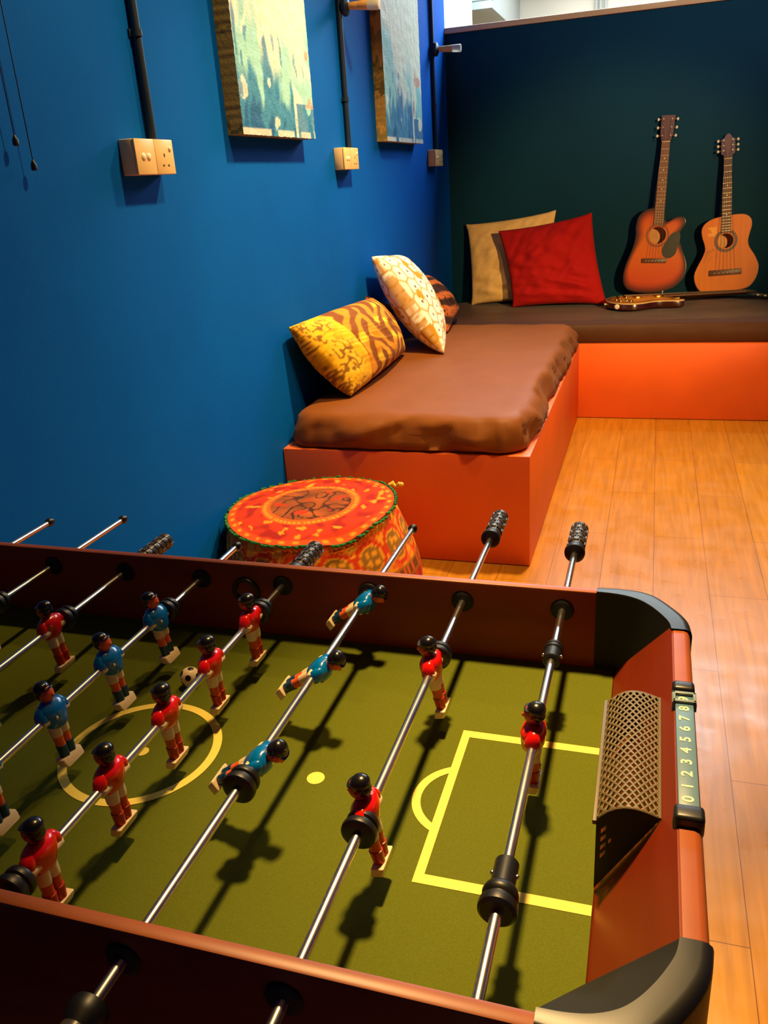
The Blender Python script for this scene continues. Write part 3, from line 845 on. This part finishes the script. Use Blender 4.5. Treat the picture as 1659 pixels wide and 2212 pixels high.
# pitch with its painted lines
b = MB()
b.box((X0-.001, YN-.001, ZF-.012), (XF+.001, YA+.001, ZF), 0, 0)
zl = ZF+.0004
def ann(cx, cy, r0, r1, a0=0, a1=2*pi, n=96, zl=ZF+.00055):
    ids = []
    for i in range(n+1):
        a = a0+(a1-a0)*i/n
        ids.append((b.v((cx+r0*math.cos(a), cy+r0*math.sin(a), zl)), b.v((cx+r1*math.cos(a), cy+r1*math.sin(a), zl))))
    for p, q in zip(ids, ids[1:]): b.f([p[0], p[1], q[1], q[0]], 1)
def rect(x0, y0, x1, y1): b.f([b.v((x0, y0, zl)), b.v((x1, y0, zl)), b.v((x1, y1, zl)), b.v((x0, y1, zl))], 1)
def disc(cx, cy, r): b.f([b.v((cx+r*math.cos(2*pi*i/40), cy+r*math.sin(2*pi*i/40), zl)) for i in range(40)], 1)
ann(-.5670, YC-.001, .0872, .0980)
disc(-.5645, YC-.003, .008)
for s in (1, -1):
    def fx(x): return x if s > 0 else mirX(x)
    def R_(x0, y0, x1, y1):
        a, c = sorted((fx(x0), fx(x1))); rect(a, y0, c, y1)
    R_(-.1908, .5745, -.1812, .8155)
    R_(-.1812, .8035, -.0275, .8155); R_(-.1812, .5745, -.0225, .5865)
    cx = fx(-.1640); r = .0575
    h = math.acos((.1908-.1640)/r)
    a_mid = pi if s > 0 else 0
    ann(cx, YC, r-.0095, r, a_mid-h, a_mid+h, 40)
    disc(fx(-.3372), YC-.001, .0103)
tpart('playing_field', b, [M_felt, M_line], merge=False)
# sides
for nm, y0, y1 in (('far', YA, YA+.0125), ('near', YN-.0130, YN)):
    b = MB(); b.box((mirX(-.046), y0, .50), (-.046, y1, ZT), .0025)
    o = tpart('side_panel', b, [M_lam, M_rail])
    for p in o.data.polygons:
        if p.center.z > ZT-.0024: p.material_index = 1
# ends: sloped inner panel, rounded rail, outer apron
for s in (1, -1):
    fx = (lambda x: x) if s > 0 else mirX
    b = MB(); yy0, yy1 = YN, YA
    b.rings([[V((fx(XF), yb_, ZF-.004)), V((fx(XE), yt_, ZT-.001)), V((fx(XE+.004), yt_, ZT-.001)), V((fx(XF+.006), yb_, ZF-.012))] for yb_, yt_ in ((yy0, YN+.070), (yy1, YA-.070))])
    tpart('end_panel', b, M_red_lam)
    b = MB()
    pr_ = [(XE-.0005, ZT-.006), (XE, ZT-.002), (XE+.002, ZT), (XE+.0135, ZT), (XE+.0175, ZT-.0015), (XE+.0205, ZT-.006), (XE+.021, .50), (XE+.009, .50), (XE+.009, ZT-.012)]
    b.rings([[V((fx(x), y, z)) for x, z in pr_] for y in (.452, .914)])
    tpart('end_rail', b, M_rail)
# corner caps
oc = [(-.048, 1.0015), (-.030, 1.0035), (-.008, 1.0035), (.010, 1.0010), (.026, .9920), (.042, .9720), (.056, .9500), (.064, .9300), (.0668, .9070)]
ic = [(-.048, .9858), (-.030, .9850), (-.012, .9815), (.004, .9740), (.016, .9630), (.027, .9480), (.036, .9320), (.041, .9200), (.0432, .9070)]
def sm(pts, n=5):
    out = []
    for i in range(len(pts)-1):
        P_ = [V((*pts[max(0, min(len(pts)-1, i+k-1))], 0)) for k in range(4)]
        for j in range(n):
            t = j/n
            q = .5*((2*P_[1])+(-P_[0]+P_[2])*t+(2*P_[0]-5*P_[1]+4*P_[2]-P_[3])*t*t+(-P_[0]+3*P_[1]-3*P_[2]+P_[3])*t**3)
            out.append((q.x, q.y))
    return out+[pts[-1]]
so, si = sm(oc), sm(ic)
zt = ZT+.0022
for sx_ in (1, -1):
    for sy_ in (1, -1):
        fx = (lambda x: x) if sx_ > 0 else mirX
        fy = (lambda y: y) if sy_ > 0 else (lambda y: YA+YN-y)
        g = lambda p, z: V((fx(p[0]), fy(p[1]), z))
        b = MB()
        rs = [[g(p, .49) for p in so], [g(p, zt-.008) for p in so]]
        for k in (1, 2, 3):
            a = pi/2*k/3; rs.append([g((p[0]+(q[0]-p[0])*.38*(1-math.cos(a)), p[1]+(q[1]-p[1])*.38*(1-math.cos(a))), zt-.008+.008*math.sin(a)) for p, q in zip(so, si)])
        rs += [[g(p, zt) for p in si], [g(p, zt-.002) for p in si]]
        b.rings(rs, 0, False, False, False)
        # inner wall down to the pitch
        def foot(p):
            if p[0] < XF: return (p[0], p[1])
            f = (p[0]-XF)/(.0432-XF); q = .986+(.9055-.986)*f
            return (p[0], p[1]+(q-p[1])*.9)
        b.rings([[g(p, zt-.002) for p in si], [g(foot(p), ZF-.004) for p in si]], 1, False, False, False)
        if sy_ < 0:   # corner ramp down to the pitch
            Bv = b.v(g((XF-.001, .8700), ZF+.001)); Cv = b.v(g((XF-.006, .892), ZF+.001)); Dv = b.v(g((-.047, .9855), ZT-.03))
            row = [b.v(g(p, zt-.002)) for p in si]
            for p0_, p1_ in zip(row, row[1:]): b.f([p0_, p1_, Bv], 1)
            b.f([row[0], Bv, Cv, Dv], 1)
        b.rings([[g(p, .49) for p in so], [g(p, .49) for p in si]], 0, False, False, False)
        tpart('corner_cap', b, [M_black, M_blackmat])
# goal hoods
def lattice(b, S, nu, nv, hole, m=0):
    """S(u,v) surface, diamond cells with open centres"""
    def cell(cu, cv):
        pts = [(cu-1, cv), (cu, cv-1), (cu+1, cv), (cu, cv+1)]
        o = [(min(max(a, 0), nu), min(max(c, 0), nv)) for a, c in pts]
        q = [(cu+(a-cu)*hole, cv+(c-cv)*hole) for a, c in pts]
        q = [(min(max(a, .15), nu-.15), min(max(c, .15), nv-.15)) for a, c in q]
        oi = [b.v(S(a/nu, c/nv)) for a, c in o]; ii = [b.v(S(a/nu, c/nv)) for a, c in q]
        for k in range(4): b.f([oi[k], oi[(k+1) % 4], ii[(k+1) % 4], ii[k]], m)
    for i in range(nu+1):
        for j in range(nv+1):
            if (i+j) % 2 == 0 and 0 < i < nu and 0 < j < nv: cell(i, j)
            elif (i+j) % 2 == 0:      # rim fillers
                pts = [(i-1, j), (i, j-1), (i+1, j), (i, j+1)]
                pts = [(a, c) for a, c in pts if 0 <= a <= nu and 0 <= c <= nv]
                if len(pts) == 3:
                    b.f([b.v(S(a/nu, c/nv)) for a, c in pts], m)
                elif len(pts) == 2:
                    b.f([b.v(S(a/nu, c/nv)) for a, c in pts+[(i, j)]], m)
HY0, HY1 = .607, .792
def hood(s):
    fx = (lambda x: x) if s > 0 else mirX
    P0 = (XF+.0005, .733); P1 = (.0312, .7465)
    def arc(t):
        x = P0[0]+(P1[0]-P0[0])*t; z = P0[1]+(P1[1]-P0[1])*t+.013*math.sin(pi*t**.8)
        return x, z
    b = MB()
    def S(u, v):
        x, z = arc(u); return V((fx(x), HY0+(HY1-HY0)*v, z))
    lattice(b, S, 16, 34, .70)
    o = tpart('goal_hood', b, [M_net, M_blackmat], merge=True)
    sol = o.modifiers.new('thickness', 'SOLIDIFY'); sol.thickness = .0016; sol.offset = 0
    # crossbar, upper rim
    q = MB(); q.box((min(fx(XF-.003), fx(XF+.001)), HY0-.002, .7305), (max(fx(XF-.003), fx(XF+.001)), HY1+.002, .7355), .0008)
    q.tube([(fx(P1[0]), HY0, P1[1]), (fx(P1[0]), HY1, P1[1])], .0016, 8)
    q.build('hood_rim', M_net, o, T)
    # side cheeks (solid, with a few slots)
    for y, slots in ((HY0, True), (HY1, False)):
        q = MB(); n = 24
        arcp = [arc(k/n) for k in range(n+1)]
        def low(x): return ZF+(x-XF)*(ZT-ZF)/(XE-XF)
        for k in range(n):
            x0, z0 = arcp[k]; x1, z1 = arcp[k+1]
            rows = 16
            for r in range(rows):
                if slots and k in (2, 3, 5) and r in (6, 8, 10, 12) and not (k == 5 and r != 8): continue
                def pt(x, zt_, f): return V((fx(x), y, low(x)+(zt_-low(x))*f))
                q.quad(pt(x0, z0, r/rows), pt(x1, z1, r/rows), pt(x1, z1, (r+1)/rows), pt(x0, z0, (r+1)/rows))
        q.build('hood_cheek', M_blackmat, o, T)
for s in (1, -1): hood(s)
# score counter
def text_mesh(ch, size):
    cu = bpy.data.curves.new('glyph', 'FONT'); cu.body = ch; cu.size = size; cu.align_x = 'CENTER'; cu.align_y = 'CENTER'; cu.extrude = .0002
    cu.resolution_u = 4; cu.offset = size*.018
    o = bpy.data.objects.new('glyph', cu); col.objects.link(o)
    dg = bpy.context.evaluated_depsgraph_get(); dg.update()
    me = bpy.data.meshes.new_from_object(o.evaluated_get(dg))
    r = ([v.co.copy() for v in me.vertices], [tuple(p.vertices) for p in me.polygons])
    bpy.data.objects.remove(o); bpy.data.curves.remove(cu); bpy.data.meshes.remove(me)
    return r
def counter(s):
    fx = (lambda x: x) if s > 0 else mirX
    xa, xb = XE-.0005, XE+.0195
    zs = ZT+.0065
    b = MB()
    b.box((min(fx(xa+.0015), fx(xb-.001)), .588, ZT), (max(fx(xa+.0015), fx(xb-.001)), .775, zs), .001)
    for k, ch in enumerate('0123456789'):
        vs, fs = text_mesh(ch, .0165)
        y = .6065+k*.01665
        base = len(b.vs)
        for p in vs: b.v((fx((xa+xb)/2)-s*p.y*.82, (y if s > 0 else 2*YC-y)+s*p.x*.95, zs+.0002+p.z))
        for f in fs: b.f([base+i for i in f], 1)
    o = tpart('score_counter', b, [M_strip, M_digit], angle=30, merge=False)
    for y0, y1, ex in ((.579, .597, .0025), (.770, .786, .001)):
        q = MB(); q.box((min(fx(xa-ex), fx(xb+ex)), y0, ZT-.012), (max(fx(xa-ex), fx(xb+ex)), y1, zs+.004), .004, seg=3); q.build('end_block', M_black, o, T)
    q = MB(); xm0, xm1 = min(fx(xa-.001), fx(xb+.0015)), max(fx(xa-.001), fx(xb+.0015))
    for (c0, c1, c2, c3) in ((xm0, xm1, .748, .752), (xm0, xm1, .762, .766), (xm0, xm0+.003, .748, .766), (xm1-.003, xm1, .748, .766)):
        q.box((c0, c2, zs+.0003), (c1, c3, zs+.0032), .0008)
    q.box((xm0-.0005, .748, ZT-.002), (xm0+.002, .766, zs+.001)); q.box((xm1-.002, .748, ZT-.002), (xm1+.0005, .766, zs+.001))
    q.build('score_slider', M_slide, o, T)
for s in (1, -1): counter(s)
# bushings, ball cup, underframe
for i in range(1, 9):
    for (yi, yo, sgn) in ((YA, YA+.0125, 1), (YN, YN-.013, -1)):
        b = MB()
        for (y, d) in ((yi, -sgn), (yo, sgn)):
            b.lathe((RX[i], y, ZR), (0, d, 0), [(-.004, .0155), (.0015, .0155), (.003, .0135), (.0038, .0075), (.0038, .0052)], 28)
        tpart('rod_bushing', b, M_blackmat)
b = MB(); b.lathe((-.5575, YA, .7225), (0, -1, 0), [(-.002, .0225), (.003, .0225), (.005, .021), (.005, .017), (.003, .0155), (-.001, .0155)], 36, cap=False)
c = tpart('ball_cup', b, M_black)
b = MB(); b.lathe((-.5575, YA, .7225), (0, -1, 0), [(.001, .0158), (-.003, .013), (-.0075, .007), (-.009, .0005)], 32, cap=False); b.build('cup_bowl', M_cup, c, T)
b = MB(); b.box((X0+.01, YN+.001, .60), (XF-.01, YA-.001, ZF-.013)); tpart('underboard', b, M_lam)
for x in (-.02, mirX(-.02)):
    for y in (YN+.05, YA-.05):
        b = MB(); b.rings([[V((x+a*w, y+c_*w, z)) for a, c_ in ((-1, -1), (1, -1), (1, 1), (-1, 1))] for z, w in ((0, .022), (.06, .024), (.60, .032))]); tpart('leg', b, M_lam)

# ------------------------------------------------------------------ players
def ring_e(cx, cy, z, rx, ry, n=18): return [V((cx+rx*math.cos(2*pi*i/n), cy+ry*math.sin(2*pi*i/n), z)) for i in range(n)]
protos = {}
PS = Matrix.Diagonal((1.05, 1.05, .81, 1))
def make_player(team):
    red = team == 'red'
    # body: head, neck, torso core and both legs
    b = MB(PS)
    b.ell((.0026, 0, .0345), (.0086, .0080, .0130), nu=22, nv=14)
    b.ell((.0110, 0, .0325), (.0020, .0016, .0028), nu=10, nv=6)
    for s in (1, -1): b.ell((.0015, s*.0080, .0335), (.002, .0014, .003), nu=8, nv=6)
    b.rings([ring_e(.001, 0, z, r, r*1.05) for z, r in ((.012, .0058), (.020, .0052), (.026, .0056))])
    b.rings([ring_e(.001, 0, z, rx, ry) for z, rx, ry in ((-.010, .0060, .0085), (-.002, .0085, .012), (.010, .0095, .014), (.018, .006, .010))])
    for s in (1, -1):
        b.rings([ring_e(.0005, s*y, z, rx, ry, 14) for z, rx, ry, y in ((-.012, .0050, .0044, .0056), (-.0295, .0052, .0046, .0056), (-.0305, .0062, .0054, .0056), (-.040, .0056, .0050, .0053), (-.048, .0058, .0050, .0052), (-.058, .0050, .0046, .0050), (-.066, .0044, .0042, .0050))])
    root = b.build('player_figure', M_skin if not red else M_redskin)
    # hair cap
    b = MB(PS)
    b.ell((-.0016, 0, .0424), (.0094, .0094, .0098), nu=22, nv=14)
    b.ell((-.0040, 0, .0350), (.0066, .0084, .0105), nu=18, nv=12)
    b.rings([[V((.0066+.0040*math.cos(a)-.0006*k, .0078*math.sin(a), .0430+.0012*k)) for a in [2*pi*i/20 for i in range(20)]] for k in (0, 1)])
    b.build('hair', M_hair, root)
    # shirt with sleeves moulded to the sides
    b = MB(PS)
    b.rings([ring_e(cx, 0, z, rx, ry, 28) for z, rx, ry, cx in ((-.0195, .0040, .0052, .0045), (-.0172, .0078, .0095, .0036), (-.0125, .0106, .0134, .0025), (-.006, .0118, .0152, .0018), (.000, .0124, .0166, .0015), (.007, .0130, .0180, .0012), (.013, .0122, .0184, .0006), (.018, .0102, .0165, -.0002), (.0215, .0080, .0125, -.0004), (.0235, .0062, .0075, -.0002), (.0225, .0052, .0058, 0))])
    for s in (1, -1):
        b.rings([ring_e(cx, s*cy, z, rx, ry, 16) for z, rx, ry, cx, cy in ((-.008, .0030, .0024, .001, .0165), (-.005, .0062, .0044, .001, .0172), (.003, .0080, .0058, .0005, .0172), (.011, .0076, .0060, -.0005, .0160), (.018, .0050, .0048, -.001, .0135), (.0205, .0025, .0025, -.001, .012))])
    b.ell((.0128, -.0075, .0005), (.0012, .0018, .0030), 1, nu=10, nv=6)
    b.build('shirt', [M_shirt_red if red else M_shirt_blue, M_badge], root, angle=60)
    # white hub sleeve and shorts
    b = MB(PS)
    for s in (1, -1):
        b.lathe((0, s*.008, 0), (0, s, 0), [(0, .0082), (.0095, .0082), (.0122, .0076), (.0132, .0062), (.0134, .0048)], 24)
        b.rings([ring_e(.0008, s*y, z, rx, ry, 16) for z, rx, ry, y in ((-.008, .0072, .0060, .0052), (-.016, .0074, .0062, .0054), (-.026, .0072, .0060, .0056), (-.031, .0068, .0058, .0056), (-.0312, .005, .005, .0056))])
    b.build('shorts', M_offw, root, angle=50)
    b = MB(PS)
    for s in (1, -1):
        b.rings([ring_e(.0005, s*y, z, rx, ry, 16) for z, rx, ry, y in ((-.0465, .0055, .0050, .0052), (-.047, .0066, .0058, .0053), (-.056, .0060, .0055, .0052), (-.0655, .0056, .0052, .0051))])
    b.build('socks', M_sock_red if red else M_sock_blue, root)
    b = MB(PS); b.rings([[V((x, y, z)) for x, y in rrect2(.0062*k1, .0150*k1, .0018, dx)] for z, k1, dx in ((-.0775, .88, .0035), (-.0765, .96, .0028), (-.070, 1.02, .0008), (-.0655, 1.0, 0), (-.0645, .92, 0))])
    b.build('foot_block', M_offw, root)
    protos[team] = root
    return root
def rrect2(hx, hy, r, dx):
    out = []
    for cx, cy, a0 in ((hx-r, hy-r, 0), (-hx+r, hy-r, pi/2), (-hx+r, -hy+r, pi), (hx-r, -hy+r, 3*pi/2)):
        for k in range(4):
            a = a0+pi/2*k/3; out.append((dx+cx+r*math.cos(a), cy+r*math.sin(a)))
    return out
used = set()
def put_player(team, rod, y, ang):
    if team not in used:
        o = make_player(team); used.add(team)
    else: o = copy_tree(protos[team])
    o.parent = rod
    M = Matrix.Rotation(math.radians(ang), 3, 'Y')
    if team == 'red': M = M @ Matrix.Rotation(pi, 3, 'Z')
    o.rotation_euler = M.to_euler(); o.location = (0, y-YC, 0)
    return o
def bumper_mb(y0, L=.022, R=.0165):
    b = MB(); k = L/.022
    b.lathe((0, y0-YC, 0), (0, 1, 0), [(0, .0055), (0, R*.8), (.002*k, R*.97), (.005*k, R), (.0085*k, R*.96), (.0105*k, R*.78), (.0118*k, R*.78), (.0135*k, R*.9), (.0165*k, R*.93), (.020*k, R*.85), (.022*k, R*.65), (.022*k, .0055)], 32)
    return b
def collar_mb(y0, y1):
    b = MB(); b.lathe((0, y0-YC, 0), (0, 1, 0), [(0, .0055), (0, .0095), (.001, .0105), (y1-y0-.001, .0105), (y1-y0, .0095), (y1-y0, .0055)], 24)
    for s in (1, -1): b.ell((s*.0105, (y0+y1)/2-YC, .001), (.0022, .0022, .0022), 1, nu=10, nv=6)
    return b
RODLEN = 1.0
def rod(label, i, team, tip, players, ang, bumpers=(), collars=()):
    """tip: y of the end on the far side; red rods have the grip there, blue rods have a cap there and the grip near us"""
    root = thing('player_rod', label, 'foosball rod', (RX[i], YC, ZR), None, 'player rods of the foosball table')
    near = tip-RODLEN
    g0, g1 = (tip-.10, tip) if team == 'red' else (near, near+.10)
    b = MB()
    lo = near+.006 if team == 'red' else near+.012
    hi = tip-.012 if team == 'red' else tip-.006
    b.lathe((0, lo-YC, 0), (0, 1, 0), [(0, .0044), (.001, .0048), (hi-lo-.001, .0048), (hi-lo, .0044)], 24)
    b.build('bar', M_chrome, root)
    # end cap
    cy = near if team == 'red' else tip
    d = 1 if team == 'red' else -1
    b = MB(); b.lathe((0, cy-YC, 0), (0, d, 0), [(0, .003), (.0012, .0042), (.006, .0046), (.006, .0072), (.008, .0078), (.013, .0078), (.015, .0066), (.017, .0052)], 20)
    b.build('end_cap', M_black, root)
    # grip: flange and studded rubber sleeve
    base, dirn = (g0, 1) if team == 'red' else (g1, -1)
    b = MB(); b.lathe((0, base-YC, 0), (0, dirn, 0), [(-.004, .0056), (-.004, .0105), (-.001, .0152), (.004, .0158), (.010, .0150), (.016, .0122), (.020, .0110), (.020, .0055)], 32)
    gf = b.build('grip', M_rubber, root)
    b = MB(); b.lathe((0, base-YC, 0), (0, dirn, 0), [(.018, .0055), (.018, .0118), (.030, .0122), (.090, .0120), (.096, .0108), (.099, .0075), (.1, .003)], 28)
    for k in range(6):
        for q in range(8):
            a = 2*pi*(q+.5*(k % 2))/8; t = .030+.0118*k
            c = V((.0123*math.cos(a), base-YC+dirn*t, .0123*math.sin(a)))
            n = V((math.cos(a), 0, math.sin(a))); tt = V((-math.sin(a), 0, math.cos(a))); yy = V((0, 1, 0))
            def rr(h, s): return [c+n*h+tt*(sx2*.0042*s)+yy*(sy2*.0051*s) for sx2, sy2 in ((-1, -1), (1, -1), (1, 1), (-1, 1))]
            b.rings([rr(-.001, 1), rr(.0012, .95), rr(.0017, .7)])
    b.build('studded_sleeve', M_grip, gf)
    for y in bumpers:
        y, L, R = y if isinstance(y, tuple) else (y, .022, .0165)
        bumper_mb(y, L, R).build('bumper', M_rubber, root)
    for y0, y1 in collars: collar_mb(y0, y1).build('stop_collar', [M_black, M_chrome], root)
    for y in players: put_player(team, root, y, ang)
    return root
rod('goalkeeper rod with a single red player, nearest the mesh goal', 1, 'red', 1.267, [.711], 0, [(.482, .026, .0165), (.878, .016, .0120)], [(.508, .536), (.858, .880)])
rod('rod with two red players, next to the goalkeeper rod', 2, 'red', 1.300, [.8168, .5665], -11, [(.536, .022, .0170), .836])
rod('rod with three blue players kicked out level, between two red rods', 3, 'blue', 1.2305, [.957, .7845, .612], 57, [(.566, .024, .0175), .98-.0], [])
rod('rod with five red players over the centre circle', 4, 'red', 1.1255, [.8785, .7665, .6615, .5540, .4470], -4, [(.402, .022, .0168), .900])
rod('rod with blue players beside the football, left of the centre spot', 5, 'blue', 1.1155, [.8585, .7470, .6355, .5240, .4125], -9, [.878, (.372+.016, .018, .0165)])
rod('rod with a red player at far left, grip past the far rail', 6, 'red', 1.1145, [.8075, .6375, .4675], -9, [.829, .43])
rod('second rod from the left with black tipped chrome end beyond the far rail', 7, 'blue', 1.1925, [.82, .56], 0, [.85, .51])
rod('leftmost rod with chrome end past the far rail', 8, 'blue', 1.1595, [.69], 0, [.86, .51])

# ball
def ball():
    t = (1+5**.5)/2
    ico = [V(p).normalized() for p in ((-1, t, 0), (1, t, 0), (-1, -t, 0), (1, -t, 0), (0, -1, t), (0, 1, t), (0, -1, -t), (0, 1, -t), (t, 0, -1), (t, 0, 1), (-t, 0, -1), (-t, 0, 1))]
    tgt = V((.30, -.86, .42)).normalized()
    q = ico[4].rotation_difference(tgt); ico = [q @ p for p in ico]
    bm = bmesh.new(); bmesh.ops.create_icosphere(bm, subdivisions=6, radius=1)
    b = MB(); r = .0138
    for v in bm.verts:
        d = max(v.co.normalized().dot(p) for p in ico)
        b.v(v.co.normalized()*r+V((0, 0, r)), rgb(24, 20, 18) if d > .952 else rgb(238, 214, 178))
    bm.verts.index_update()
    for f in bm.faces: b.f([x.index for x in f.verts])
    bm.free()
    o = b.build('ball', M_ballm, None, merge=False, loc=(-.5765, .8335, ZF+.0003))
    tag(o, 'small black and white football on the green pitch beside a red player', 'ball')
ball()

# ------------------------------------------------------------------ lights
def spot(name, loc, target, power, colr, angle, blend, radius=.04):
    L = bpy.data.lights.new(name, 'SPOT'); L.energy = power; L.color = colr; L.spot_size = math.radians(angle); L.spot_blend = blend; L.shadow_soft_size = radius
    o = bpy.data.objects.new(name, L); col.objects.link(o); o.location = loc
    o.rotation_euler = (V(target)-V(loc)).to_track_quat('-Z', 'Y').to_euler()
    return o
def area(name, loc, sx, sy, power, colr, rot=(0, 0, 0)):
    L = bpy.data.lights.new(name, 'AREA'); L.shape = 'RECTANGLE'; L.size = sx; L.size_y = sy; L.energy = power; L.color = colr
    o = bpy.data.objects.new(name, L); col.objects.link(o); o.location = loc; o.rotation_euler = rot
    return o
warm = (1.0, .64, .25)
spot('table_downlight', (-.25, 1.35, 2.85), (.139, .534, 0), 560, warm, 37, 1.0, .09)
spot('bench_downlight', (-.25, 3.05, 2.85), (-.50, 3.05, 0), 430, warm, 102, .8, .07)
spot('wall_downlight', (-.25, 2.15, 2.85), (-1.15, 1.80, 1.25), 140, warm, 76, 1.0, .05)
spot('floor_downlight', (1.0, 1.9, 2.85), (-.1, 2.7, 0), 160, warm, 66, .9, .07)
spot('guitar_corner_fill', (2.3, -.3, 1.98), (-.2, 5.3, .94), 1150, warm, 20, .8, .05)  # added fill that brightens the guitars and back cushions, not a lamp of the room
spot('partition_fill', (1.3, 2.2, 2.9), (.25, 5.45, 2.42), 240, (.80, .93, 1.0), 44, 1.0, .1)  # added cool fill to lift the upper partition and its trim
area('office_ceiling_panel', (-.1, 6.5, 2.96), 2.6, 1.5, 220, (.68, .89, 1.0))
area('office_ceiling_panel', (.5, 8.1, 2.96), 3.0, 1.0, 60, (1.0, .97, .9))
w = bpy.data.worlds.new('World'); sc.world = w; w.use_nodes = True
w.node_tree.nodes['Background'].inputs['Color'].default_value = (.35, .5, .6, 1)
w.node_tree.nodes['Background'].inputs['Strength'].default_value = .02

# ------------------------------------------------------------------ camera
cam = bpy.data.cameras.new('Camera'); co = bpy.data.objects.new('Camera', cam); col.objects.link(co)
r_ = V((.95373687, .29389309, -.06334693)); u_ = V((-.05343018, .37304368, .92627406)); w_ = V((-.29585672, .88003708, -.37148827))
Mx = Matrix((r_, u_, -w_)).transposed().to_4x4(); Mx.translation = V((0, 0, 1.28))
co.matrix_world = Mx
cam.sensor_fit = 'VERTICAL'; cam.sensor_height = 36; cam.lens = 1781.2252/2212*36
cam.clip_start = .02
sc.camera = co
vs = sc.view_settings
vs.view_transform = 'Standard'; vs.look = 'None'; vs.gamma = 1; vs.exposure = 0.0; vs.use_curve_mapping = False
